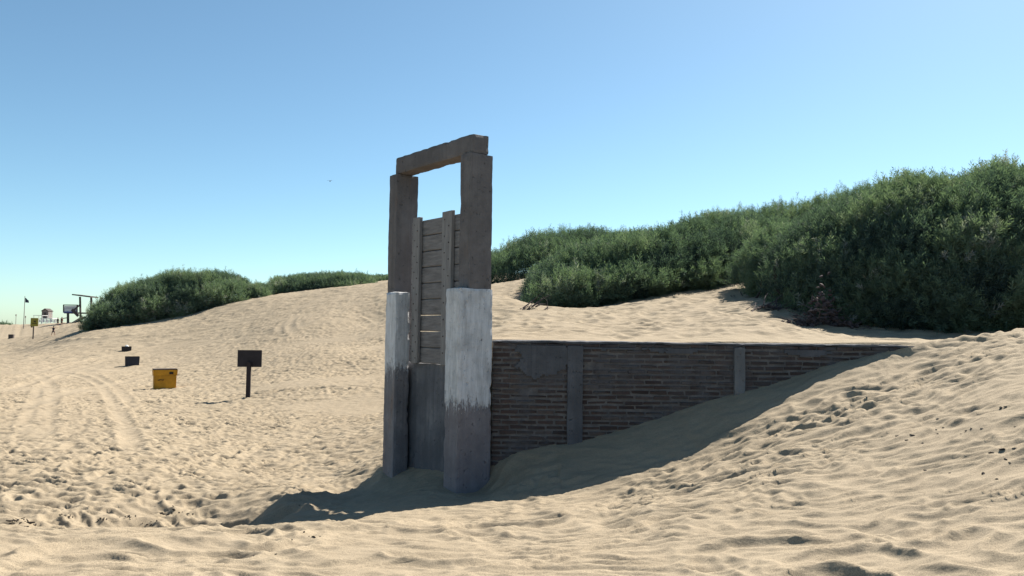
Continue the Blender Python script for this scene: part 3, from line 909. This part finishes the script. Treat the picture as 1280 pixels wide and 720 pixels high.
thicket = shrub('big dark thicket at right edge of the photo, nearest and tallest of all shrubs',
      [(972, 366, 372, 15.4), (985, 318, 390, 14.9), (1005, 290, 402, 14.4), (1030, 272, 409, 14.0), (1060, 256, 414, 13.6), (1100, 248, 418, 13.2), (1140, 233, 423, 12.9), (1180, 220, 427, 12.6), (1220, 214, 427, 12.4), (1260, 208, 425, 12.3), (1300, 205, 424, 12.3), (1360, 205, 424, 12.3), (1420, 230, 424, 12.3), (1450, 330, 424, 12.3)],
      3.6, 44000, 0.30, 109, M['leaf'], clump=0.85, twigs=160)

# dead wood
def tangle(name, label, cat, px, py, n, spread, ln, rad, seed, mat, lo=10, lift=0.15, dirx=None, leafy=0):
    r = np.random.default_rng(seed)
    c = rest(px, py, lo)
    bm = bmesh.new()
    for i in range(n):
        x, y = r.normal(0, spread), r.normal(0, spread * 0.45)
        p = Vector((x, y, ground_z(c.x + x, c.y + y) - c.z + r.uniform(0, lift) * math.exp(-(x / spread) ** 2)))
        if dirx is None:
            a = r.uniform(0, 2 * math.pi); e = r.uniform(-0.15, 0.7)
            d = Vector((math.cos(a) * math.cos(e), math.sin(a) * math.cos(e), math.sin(e)))
        else:
            d = Vector(dirx) + Vector((r.normal(0, .25), r.normal(0, .25), r.normal(0, .12))); d.normalize()
        L = ln * r.uniform(0.4, 1.2); q = p + d * L * 0.5
        q2 = q + (d + Vector((r.normal(0, .4), r.normal(0, .4), r.normal(-.1, .25)))) * L * 0.45
        rr = rad * r.uniform(0.5, 1.3)
        add_bar(bm, p, q, rr, rr * 0.75, 5); add_bar(bm, q, q2, rr * 0.75, rr * 0.3, 5)
    o = bm_obj(name, bm, mat, None, tuple(c))
    tag(o, label, cat)
    if leafy:
        b2 = bmesh.new()
        for i in range(leafy):
            x, y = r.normal(0, spread * .9), r.normal(0, spread * .35)
            z = ground_z(c.x + x, c.y + y) - c.z + abs(r.normal(0, lift * 0.9)) * math.exp(-(x / spread) ** 2)
            m = Matrix.Translation((x, y, z)) @ Matrix.Rotation(r.uniform(0, 6.3), 4, Vector(r.normal(0, 1, 3)).normalized()) @ Matrix.Diagonal((r.uniform(.03, .07), r.uniform(.03, .05), r.uniform(.008, .03), 1))
            bmesh.ops.create_icosphere(b2, subdivisions=1, radius=1, matrix=m)
        bm_obj('leaf_litter', b2, M['litter'], o)['kind'] = 'stuff'
    return o
tangle('dead_twig_heap', 'heap of dry brown twigs and leaves at foot of big right thicket', 'twig heap', 1030, 407, 110, 0.28, 0.38, 0.009, 201, M['twig'], lift=0.36, leafy=160)
tangle('bare_branches', 'bare grey branches trailing over sand at the thicket corner', 'dead branches', 962, 389, 30, 0.22, 0.55, 0.013, 202, M['twig'], lift=0.10, dirx=(0.75, 0.55, 0.22))
tangle('bare_branches', 'bare branches sticking out under left end of the mid-slope shrub', 'dead branches', 665, 389, 14, 0.14, 0.5, 0.013, 203, M['twig'], lift=0.10, dirx=(0.6, 0.5, 0.4))
# crooked stem seen at the thicket corner
c = rest(980, 377, 10)
bm = bmesh.new()
pts = [Vector((0.02, 0, -.1)), Vector((-0.02, 0, .18)), Vector((-.12, .05, .36)), Vector((-.16, .05, .62)), Vector((-.05, .1, .95))]
for p, q in zip(pts[:-1], pts[1:]): add_bar(bm, p, q, 0.045, 0.036, 7)
tag(bm_obj('trunk', bm, M['bark'], thicket, tuple(c - thicket.location)), 'crooked bare brown stem at the left corner')

# ------------------------------------------------------------------ sign and bins on the beach
p = rest(310, 497)
s = p.y / F
sg = thing('notice_board', 'dark square board on single post, seen from behind on open beach', 'sign', tuple(p), 0.08)
bm = bmesh.new(); add_box(bm, (0, 0, (60 * s - 0.4) / 2 - 0.1), (0.135, 0.10, 60 * s - 0.2))
bmesh.ops.bevel(bm, geom=bm.edges[:], offset=0.012, segments=2, affect='EDGES')
bm_obj('post', bm, M['post'], sg)
bm = bmesh.new()
bh = 21 * s; zc = 59.5 * s - bh / 2
add_box(bm, (0, 0.075, zc), (29.5 * s, 0.04, bh))
bmesh.ops.bevel(bm, geom=bm.edges[:], offset=0.006, segments=1, affect='EDGES')
bm_obj('board', bm, M['sign_board'], sg)

def bin_(name, label, px, py, wpx, hpx, mat, dep=0.7, rz=0.2, taper=0.93, lip=True, hole=None, group=None, cat='bin', inner=None):
    p = rest(px, py); s = p.y / F
    w, h = wpx * s / (1.0 + 0.12 * dep), hpx * s
    d = w * dep
    t = thing(name, label, cat, tuple(p), rz, group)
    def shell(z0, z1, k0, k1, th):
        bm = bmesh.new()
        ring = lambda k, z: [bm.verts.new((sx * w / 2 * k, sy * d / 2 * k, z)) for sx, sy in ((-1, -1), (1, -1), (1, 1), (-1, 1))]
        a, b = ring(k0, z0), ring(k1, z1)
        ti = 2 * th / w
        ci, di = ring(k1 - ti, z1), ring(k0 - ti, z0 + 0.02)
        for i in range(4):
            j = (i + 1) % 4
            bm.faces.new((a[i], a[j], b[j], b[i])); bm.faces.new((b[i], b[j], ci[j], ci[i])); bm.faces.new((ci[i], ci[j], di[j], di[i]))
        bm.faces.new(di); bm.faces.new(a[::-1])
        bmesh.ops.recalc_face_normals(bm, faces=bm.faces)
        bmesh.ops.bevel(bm, geom=[e for e in bm.edges if abs((e.verts[0].co - e.verts[1].co).z) > h * 0.2], offset=0.03, segments=2, affect='EDGES')
        return bm
    zs = h * 0.68 if lip else h
    bm_obj('body', shell(-0.15, zs, taper, 1.0 if not lip else 0.945, 0.035), mat, t)
    if lip:
        bm_obj('upper_box', shell(zs + 0.012, h, 1.0, 1.03, 0.035), mat, t)
        bm = bmesh.new(); add_box(bm, (0, 0, h + 0.012), (w * 1.0, d * 1.0, 0.045), None, 0.006); bm_obj('dark_inside', bm, M['dark_in'], t)  # dark slab over the open top stands in for the shaded inside
    if hole:
        bm = bmesh.new()
        hx, hz, hw, hh_ = hole
        add_box(bm, (hx * w, -d / 2 * 1.016 - 0.004, hz * h), (hw * w, 0.03, hh_ * h)); bm_obj('slot', bm, M['dark_in'], t)
    return t, w, d, h
t, w, d, h = bin_('yellow_bin', 'mustard yellow box bin with dark slot standing on the beach', 205.5, 485, 29, 23.5, M['yellow'], dep=0.55, rz=0.52, hole=(0.24, 0.83, 0.17, 0.13))
bm = bmesh.new()
for q in range(5):
    add_box(bm, (-0.30 * w + q * 0.055 * w, -d / 2 * 0.975 - 0.006, (0.47 + 0.012 * (q % 3)) * h), (0.035 * w, 0.01, 0.05 * h), Matrix.Rotation(random.uniform(-.5, .5), 4, 'Y'))
bm_obj('faded_mark', bm, M['dark_in'], t)
bin_('dark_bin', 'dark blue-black box bin behind the yellow bin, larger of two dark ones', 165, 457.5, 17.5, 11.5, M['navy'], dep=0.6, rz=0.5, lip=False)
t2, w, d, h = bin_('dark_bin', 'small black box bin farthest back, white scrap on its rim', 158, 439, 12, 6, M['blackp'], dep=0.6, rz=0.5, lip=False)
bm = bmesh.new(); bmesh.ops.create_icosphere(bm, subdivisions=2, radius=1, matrix=Matrix.Translation((0.02, 0, h * 1.02)) @ Matrix.Diagonal((0.11, 0.1, 0.08, 1)))
for v in bm.verts: v.co += Vector(mn.noise_vector(v.co * 9)) * 0.03
bm_obj('white_scrap', bm, M['white'], t2)
bin_('brown_bin', 'tiny dark brown box far off at the left edge of the beach', 14, 423.5, 6.2, 5.2, M['wood_dark'], dep=0.7, rz=0.1, lip=False, cat='box')

# ------------------------------------------------------------------ far beach: lookout, hut, signs, flag, people
def person(label, px, py, hpx, pose, rz, shirt, shorts, Y):
    if Y is None:
        p = rest(px, py, 60); Y = p.y
    else:
        p = at(px, py, Y); p.z = ground_z(p.x, p.y)
    H = hpx * Y / F
    k = H / 1.75
    t = thing('person', label, 'person', tuple(p), rz)
    j = {'pel': (0, 0, .93), 'bel': (0, 0, 1.10), 'che': (0, -.01, 1.32), 'nec': (0, -.01, 1.48), 'hd0': (0, -.02, 1.57), 'hd1': (0, -.02, 1.70)}
    if pose == 'spread':
        arm = lambda s: [(s * .19, 0, 1.41), (s * .46, -.03, 1.40), (s * .70, -.08, 1.44), (s * .80, -.1, 1.46)]
        leg = lambda s: [(s * .10, 0, .88), (s * .21, -.03, .48), (s * .27, 0, .08), (s * .29, -.15, .03)]
    else:
        arm = lambda s: [(s * .19, 0, 1.41), (s * .25, .02, 1.13), (s * .24, -.06, .88), (s * .24, -.09, .79)]
        leg = lambda s: [(s * .10, 0, .88), (s * .11, -.03, .48), (s * .11, 0, .08), (s * .12, -.15, .03)]
    verts = [j['pel'], j['bel'], j['che'], j['nec'], j['hd0'], j['hd1']]
    rad = [.155, .135, .165, .06, .085, .085]
    edges = [(i, i + 1) for i in range(5)]
    for s_ in (-1, 1):
        b = len(verts); verts += arm(s_); rad += [.062, .045, .034, .03]
        edges += [(2, b), (b, b + 1), (b + 1, b + 2), (b + 2, b + 3)]
        b = len(verts); verts += leg(s_); rad += [.095, .062, .045, .04]
        edges += [(0, b), (b, b + 1), (b + 1, b + 2), (b + 2, b + 3)]
    def skin(name, vs, es, rs, mat):
        me = bpy.data.meshes.new(name); me.from_pydata([tuple(c * k for c in v) for v in vs], es, [])
        o = link(name, me, mat, t)
        sk = o.modifiers.new('Skin', 'SKIN')
        for i, r_ in enumerate(rs):
            me.skin_vertices[0].data[i].radius = (r_ * k, r_ * k * (0.7 if i < 3 and name == 'body' else 1))
        me.skin_vertices[0].data[0].use_root = True
        o.modifiers.new('Sub', 'SUBSURF').levels = 1
        return o
    skin('body', verts, edges, rad, M['skin'])
    skin('shirt', [(0, 0, .95), (0, 0, 1.12), (0, -.01, 1.33), (0, -.01, 1.42)] + [arm(-1)[0], arm(1)[0]], [(0, 1), (1, 2), (2, 3), (2, 4), (2, 5)], [.175, .155, .185, .10, .085, .085], M[shirt])
    sh = [(0, 0, .95), (0, 0, .86)]
    L0, R0 = leg(-1), leg(1)
    lerp = lambda a, b, f: tuple(a[i] + (b[i] - a[i]) * f for i in range(3))
    skin('shorts', sh + [L0[0], lerp(L0[0], L0[1], .75), R0[0], lerp(R0[0], R0[1], .75)], [(0, 1), (1, 2), (2, 3), (1, 4), (4, 5)], [.17, .15, .115, .095, .115, .095], M[shorts])
    bm = bmesh.new(); bmesh.ops.create_icosphere(bm, subdivisions=2, radius=.105 * k, matrix=Matrix.Translation((0, .012 * k, 1.665 * k))); bm_obj('hair', bm, M['hair'], t)
    return t
person('person in dark clothes walking on the beach with arms held out', 66.5, 420, 12.5, 'spread', 0.2, 'cloth_dark', 'cloth_dark', None)
person('standing person in dark top, left of the two by the lookout', 72, 407.3, 10.4, 'stand', 0.3, 'cloth_dark', 'cloth_dark', 165)
person('standing person in dark red-black top, right of the two by the lookout', 77, 407.2, 11.2, 'stand', -0.2, 'cloth_red', 'cloth_dark', 165)

# lookout: deck with white railing board, post, roof and stair, partly behind the big left shrub
def lp(px, py, Y=172): return at(px, py, Y)
b0 = lp(86, 408); b0.z = ground_z(b0.x, b0.y)
lk = thing('beach_lookout', 'wooden beach lookout with stair, roof and white framed panel beside the big left shrub', 'lookout', tuple(b0))
R_ = lambda px, py, Y=172: lp(px, py, Y) - b0
bm = bmesh.new(); add_beam(bm, R_(85, 410), R_(85, 391), 0.36, 0.36); bm_obj('post', bm, M['wood_dark'], lk)
bm = bmesh.new(); add_beam(bm, R_(101, 408), R_(100, 371), 0.30, 0.30); bm_obj('post', bm, M['wood_dark'], lk)
bm = bmesh.new(); add_beam(bm, R_(114, 400), R_(114, 371), 0.30, 0.30); bm_obj('post', bm, M['wood_dark'], lk)
bm = bmesh.new(); add_beam(bm, R_(95.3, 368.6), R_(118, 371.5), 3.4, 0.25); bm_obj('roof', bm, M['wood_dark'], lk)
bm = bmesh.new(); add_beam(bm, R_(80, 391.0) + Vector((0, 1.5, 0)), R_(118, 391.5) + Vector((0, 1.5, 0)), 3.0, 0.28); bm_obj('deck', bm, M['wood_dark'], lk)
bm = bmesh.new(); add_beam(bm, R_(80.4, 386), R_(96.2, 386), 0.08, 1.25); pan = bm_obj('white_panel', bm, M['white'], lk)
bm = bmesh.new()
for (a, b_) in (((79.4, 381.2), (97.5, 381.4)), ((79.7, 381), (79.7, 391)), ((96.8, 381), (96.8, 391))):
    add_beam(bm, R_(*a) + Vector((0, -.08, 0)), R_(*b_) + Vector((0, -.08, 0)), 0.14, 0.2)
bm_obj('frame', bm, M['wood_dark'], pan)
bm = bmesh.new(); add_beam(bm, R_(79.4, 390.2) + Vector((0, -.12, 0)), R_(97, 390.2) + Vector((0, -.12, 0)), 0.1, 0.26); bm_obj('blue_strip', bm, M['blue'], pan)
bm = bmesh.new()
for i in range(9):
    x = 82.6 + i * 1.45
    add_beam(bm, R_(x, 385.1) + Vector((0, -.05, 0)), R_(x + 0.9, 385.1) + Vector((0, -.05, 0)), 0.03, 0.12)
bm_obj('faint_lettering', bm, M['hut'], pan)
bm = bmesh.new()
for off in (-0.6, 0.6):
    add_beam(bm, R_(84, 409) + Vector((0, off, 0)), R_(105, 396) + Vector((0, off, 0)), 0.12, 0.35)
for i in range(9):
    f = (i + .5) / 9
    c = R_(84 + 21 * f, 409 - 13 * f); add_box(bm, c, (0.42, 1.3, 0.07))
bm_obj('stair', bm, M['wood_mid'], lk)
bm = bmesh.new()
for off in (-0.65,):
    add_beam(bm, R_(78, 398.5) + Vector((0, off, 0)), R_(88, 397) + Vector((0, off, 0)), 0.1, 0.16)
    add_beam(bm, R_(92, 387) + Vector((0, off, 0)), R_(100, 395) + Vector((0, off, 0)), 0.14, 0.6)
    add_beam(bm, R_(93, 389) + Vector((0, off, 0)), R_(102, 381) + Vector((0, off, 0)), 0.12, 0.3)
bm_obj('handrail', bm, M['wood_dark'], lk)
bm = bmesh.new(); add_box(bm, R_(90, 405.5), (1.7, 1.4, 0.8)); bmesh.ops.bevel(bm, geom=bm.edges[:], offset=0.08, segments=1, affect='EDGES'); bm_obj('storage_chest', bm, M['hut'], lk)

# hut on stilts
HY = 195
b0 = lp(59, 403, HY); b0.z = ground_z(b0.x, b0.y)
ht = thing('lifeguard_hut', 'small grey gabled hut on stilts on the far beach skyline', 'hut', tuple(b0))
R2 = lambda px, py, dy=0: at(px, py, HY) - b0 + Vector((0, dy, 0))
lo_, hi_ = R2(54.6, 397.6), R2(63.2, 389)
bm = bmesh.new()
x0, x1, z0, z1 = lo_.x, hi_.x, lo_.z, hi_.z
zr = R2(59, 386.2).z
prof = [(x0, z0), (x1, z0), (x1, z1), ((x0 + x1) / 2, zr), (x0, z1)]
fa = [bm.verts.new((x, lo_.y - 0.9, z)) for x, z in prof]; fb = [bm.verts.new((x, lo_.y + 0.9, z)) for x, z in prof]
bm.faces.new(fa); bm.faces.new(fb[::-1])
for i in range(5):
    j = (i + 1) % 5; bm.faces.new((fa[j], fa[i], fb[i], fb[j]))
bmesh.ops.recalc_face_normals(bm, faces=bm.faces)
bm_obj('hut_wall', bm, M['hut'], ht)
bm = bmesh.new()
xm = (x0 + x1) / 2
for s_ in (-1, 1):
    add_beam(bm, Vector((xm, lo_.y, zr + 0.07)), Vector((xm + s_ * (x1 - x0) * 0.56, lo_.y, z1 - 0.02)), 2.2, 0.09)
bm_obj('roof', bm, M['wood_dark'], ht)
bm = bmesh.new(); add_box(bm, (xm, lo_.y - 0.92, z0 + 0.75), (0.6, 0.05, 1.2)); bm_obj('door', bm, M['wood_dark'], ht)
bm = bmesh.new(); add_box(bm, (xm + 0.45, lo_.y, z0 - 0.08), (x1 - x0 + 1.5, 2.4, 0.14)); bm_obj('platform', bm, M['white'], ht)
for dx in (-0.75, 1.6):
    for dy in (-0.95, 0.95):
        bm = bmesh.new(); add_bar(bm, (xm + dx, lo_.y + dy, -0.3), (xm + dx, lo_.y + dy, z0 - 0.15), 0.08); bm_obj('leg', bm, M['white'], ht)
bm = bmesh.new()
for dx in (x1 - xm + 0.2, x1 - xm + 0.95):
    add_bar(bm, (xm + dx, lo_.y - 1.1, z0), (xm + dx, lo_.y - 1.1, z0 + 1.25), 0.05)
add_bar(bm, (x1 + 0.1, lo_.y - 1.1, z0 + 1.2), (x1 + 1.1, lo_.y - 1.1, z0 + 1.2), 0.05)
bm_obj('railing', bm, M['white'], ht)
# white windbreak under it and white shade frame
b0 = at(58, 402, 188); b0.z = ground_z(b0.x, b0.y)
bm = bmesh.new()
for i in range(8):
    a = at(49.5 + i * 2.5, 400.2 + 0.3 * math.sin(i * 2), 188) - b0
    add_box(bm, (a.x, a.y + 0.3 * (i % 2), a.z - 0.15), (0.46, 0.07, 0.62 + 0.1 * (i % 3)), Matrix.Rotation(0.3 * (-1) ** i, 4, 'Z'))
tag(bm_obj('white_windbreak', bm, M['white'], None, tuple(b0)), 'low white folded windbreak below the far grey hut', 'windbreak')
b0 = at(47, 404, 178); b0.z = ground_z(b0.x, b0.y)
sf = thing('shade_frame', 'slim white shade frame behind the yellow sign', 'shade frame', tuple(b0))
R3 = lambda px, py: at(px, py, 178) - b0
bm = bmesh.new(); add_box(bm, R3(47.5, 394.3) + Vector((0, 1, 0)), (11.5 * .178, 2.2, 0.10)); bm_obj('canopy', bm, M['white'], sf)
for px in (42.2, 52.8):
    for dy in (0.05, 1.95):
        a = R3(px, 394.4); bm = bmesh.new(); add_bar(bm, (a.x, a.y + dy, -0.2), (a.x, a.y + dy, a.z - 0.05), 0.05); bm_obj('pole', bm, M['white'], sf)

# yellow sign on post
p = rest(32.3 + 0, 424); p = at(32.4, 423.5, 118); 
p = at(32.6, 424, 125)
b0 = rest(41.3, 423.5, 60)
s = b0.y / F
ys = thing('yellow_sign', 'yellow square warning sign on a thin post on the far beach', 'sign', tuple(b0), 0.1)
bm = bmesh.new(); add_bar(bm, (0, 0, -0.2), (0, 0, 26 * s), 0.055); bm_obj('post', bm, M['wood_dark'], ys)
bm = bmesh.new(); add_box(bm, (1.4 * s, -0.1, 21.2 * s), (9 * s, 0.06, 10.4 * s)); bmesh.ops.bevel(bm, geom=bm.edges[:], offset=0.02, segments=1, affect='EDGES'); bm_obj('board', bm, M['sign_yellow'], ys)
bm = bmesh.new(); add_box(bm, (2.0 * s, -0.14, 22.2 * s), (2.6 * s, 0.02, 1.8 * s)); add_box(bm, (1.6 * s, -0.14, 19.6 * s), (5.2 * s, 0.02, 0.8 * s)); add_box(bm, (-1.8 * s, -0.06, 15.2 * s), (1.8 * s, 0.05, 1.6 * s)); bm_obj('dark_mark', bm, M['ink'], ys)

# flag
b0 = at(29.3, 412.5, 168); b0.z = ground_z(b0.x, b0.y)
fl = thing('flagpole', 'tall thin flagpole with a small dark flag on far left beach', 'flagpole', tuple(b0))
topz = (at(29.8, 370, 168) - b0).z
bm = bmesh.new(); add_bar(bm, (0, 0, -0.3), (0, 0, topz), 0.085, 0.05, 8); bm_obj('pole', bm, M['hut'], fl)
bm = bmesh.new()
nx, nz = 8, 5; vs = {}
for i in range(nx + 1):
    for k in range(nz + 1):
        f = i / nx
        vs[i, k] = bm.verts.new((0.05 + 0.78 * f, 0.12 * math.sin(f * 6 + k * .3), topz - 0.35 - 1.0 * (k / nz) * (1 - 0.5 * f) - 0.55 * f))
for i in range(nx):
    for k in range(nz):
        bm.faces.new((vs[i, k], vs[i + 1, k], vs[i + 1, k + 1], vs[i, k + 1]))
fo = bm_obj('flag', bm, M['flag'], fl); fo.modifiers.new('Solid', 'SOLIDIFY').thickness = 0.02
# two distant bare poles on the skyline
for px, yt_, lab in ((19.6, 394, 'far thin pole with a knob, left of the flagpole'), (31.5, 396, 'far thin pole with a knob, right of the flagpole')):
    b0 = at(px, 406, 230); b0.z = ground_z(b0.x, b0.y)
    tz = (at(px, yt_, 230) - b0).z
    bm = bmesh.new(); add_bar(bm, (0, 0, -.3), (0, 0, tz), 0.06); add_box(bm, (0, 0, tz), (0.22, 0.22, 0.5))
    tag(bm_obj('beach_pole', bm, M['hut'], None, tuple(b0)), lab, 'pole')
shrub('tiny grey-green tree clump on the horizon at left edge', [(-14, 403, 406, 260), (-6, 401, 406, 260), (3, 402.5, 406, 260), (8, 403.5, 406, 260), (10, 405.5, 406, 260)], 4, 900, 1.0, 110, M['leaf_far'], clump=2, twigs=6)

# bird
b0 = at(412.5, 226.3, 95)
bm = bmesh.new()
bmesh.ops.create_icosphere(bm, subdivisions=2, radius=1, matrix=Matrix.Diagonal((0.075, 0.17, 0.07, 1)))
for s_ in (-1, 1):
    a = [bm.verts.new(c) for c in ((0.04 * s_, .08, .02), (0.04 * s_, -.07, .02), (0.20 * s_, -.05, .09), (0.20 * s_, .08, .09))]
    b_ = bm.verts.new((0.36 * s_, -.02, .04))
    bm.faces.new(a); bm.faces.new((a[3], a[2], b_))
bo = bm_obj('bird', bm, M['bird'], None, tuple(b0), True)
tag(bo, 'tiny dark bird flying in the clear sky left of the gate', 'bird')

# ------------------------------------------------------------------ dark scraps lying on the sand
def scraps(spots, label, group, sz, seed, lo=4.0):
    r = np.random.default_rng(seed)
    for px, py, k in spots:
        p = rest(px, py, lo)
        bm = bmesh.new()
        bmesh.ops.create_icosphere(bm, subdivisions=2, radius=1, matrix=Matrix.Rotation(r.uniform(0, 3), 4, 'Z') @ Matrix.Diagonal((sz * k * r.uniform(.7, 2.2), sz * k * r.uniform(.4, 1), sz * k * r.uniform(.35, .7), 1)))
        for v in bm.verts:
            v.co += Vector(mn.noise_vector(v.co / (sz * k) * 1.3 + Vector((px, py, 0)))) * sz * k * 0.55
        o = bm_obj('seaweed_scrap', bm, M['char'], None, (p.x, p.y, p.z + sz * k * 0.12))
        tag(o, label, 'scrap', group)
scraps([(1251, 508, 1.1), (1258, 506, .9), (1240, 563, 1.2), (1252, 559, 1), (1268, 557, .9), (1229, 589, 1.1), (1246, 596.5, .8), (1257, 570, .7), (1262, 578, .7), (1157, 584, 1.1), (1172, 538, .8), (1179, 530, .7),
        (1140, 543, 1.1), (1122, 544, .8), (1133, 549, .7), (1172, 520, .8), (1170, 533, .6), (1214, 537, .7), (1227, 535, .8), (1269, 528, .6), (1208, 538, .6), (1212, 572, .8), (1275, 500, .7), (1187, 585, .5), (1153, 549, .7), (1201, 540, .6)],
       'small black scrap scattered on the smooth sand slope at lower right', 'black scraps on the right sand slope', 0.016, 301)
scraps([(374, 602 + 32, .6), (380, 637 + 30, .7), (392, 672, .8), (384, 678, .6), (345, 690, .5), (317, 693, .5), (400, 670, .6), (392, 681, .5), (365, 676, .4), (386, 670, .5)],
       'tiny dark scrap on the foreground dune below the gate shadow', 'dark scraps on the foreground dune', 0.013, 302)
def weeds(spots, label, group, seed):
    r = np.random.default_rng(seed)
    for px, py, k in spots:
        k *= 0.55
        p = rest(px, py, 8.6)
        bm = bmesh.new()
        for q in range(int(7 + 7 * k)):
            x, y = r.normal(0, .12 * k), r.normal(0, .06 * k)
            a = r.uniform(0, 6.3)
            z = ground_z(p.x + x, p.y + y) - p.z + abs(r.normal(0, .018 * k))
            d = Vector((math.cos(a), math.sin(a) * .6, r.uniform(-.1, .45))) * 0.07 * k * r.uniform(.4, 1.2)
            w = r.uniform(.006, .016) * (0.6 + .4 * k)
            add_bar(bm, Vector((x, y, z)), Vector((x, y, z)) + d, w, w * .5, 4)
        tag(bm_obj('weed_clump', bm, M['char'], None, tuple(p)), label, 'weed clump', group)
weeds([(12, 656, 1.0), (30, 655, 1.5), (37, 654, 1.0), (85, 647, .8), (163, 650, .9), (207, 645, .9), (217, 643, 1.1), (226, 646, .9), (185, 656, .9), (128, 652, .7)],
      'dark dry weed clump along the line behind the foreground dune', 'weed clumps behind the foreground dune', 303)

# ------------------------------------------------------------------ camera, light, world
cam = bpy.data.cameras.new('camera')
cam.sensor_width = 36.0; cam.lens = 36.0 * F / 1280
cam.clip_start = 0.1; cam.clip_end = 3000
co = bpy.data.objects.new('camera', cam)
COL.objects.link(co)
co.location = (0, 0, EYE)
co.matrix_world = Matrix.Translation((0, 0, EYE)) @ Matrix.Rotation(math.pi / 2 + PITCH, 4, 'X') @ Matrix.Rotation(ROLL, 4, 'Z')
scene.camera = co

sun = bpy.data.lights.new('sun', 'SUN')
sun.energy = 5.0; sun.angle = math.radians(0.5); sun.color = (1.0, 0.93, 0.82)
so = bpy.data.objects.new('sun', sun)
COL.objects.link(so)
S = Vector((math.cos(SUN_EL) * math.cos(SUN_AZ), math.cos(SUN_EL) * math.sin(SUN_AZ), math.sin(SUN_EL)))
so.rotation_euler = S.to_track_quat('Z', 'Y').to_euler()
so.location = S * 60

wd = bpy.data.worlds.new('World')
scene.world = wd
wd.use_nodes = True
nt = wd.node_tree
sky = nt.nodes.new('ShaderNodeTexSky')
sky.sky_type = 'NISHITA'
sky.sun_disc = False
sky.sun_elevation = SUN_EL
sky.sun_rotation = math.pi / 2 - SUN_AZ
sky.altitude = 0; sky.air_density = 0.75; sky.dust_density = 0.4; sky.ozone_density = 5.0
bg = nt.nodes['Background']
bg.inputs['Strength'].default_value = 0.070
nt.links.new(mix(nt, 1.0, sky.outputs[0], (1.0, 1.09, 0.91), 'MULTIPLY'), bg.inputs['Color'])

scene.view_settings.view_transform = 'Standard'
scene.view_settings.look = 'None'
scene.view_settings.exposure = 1.3
scene.view_settings.gamma = 1.0
scene.view_settings.use_curve_mapping = False
scene.cycles.use_denoising = True
scene.cycles.max_bounces = 6
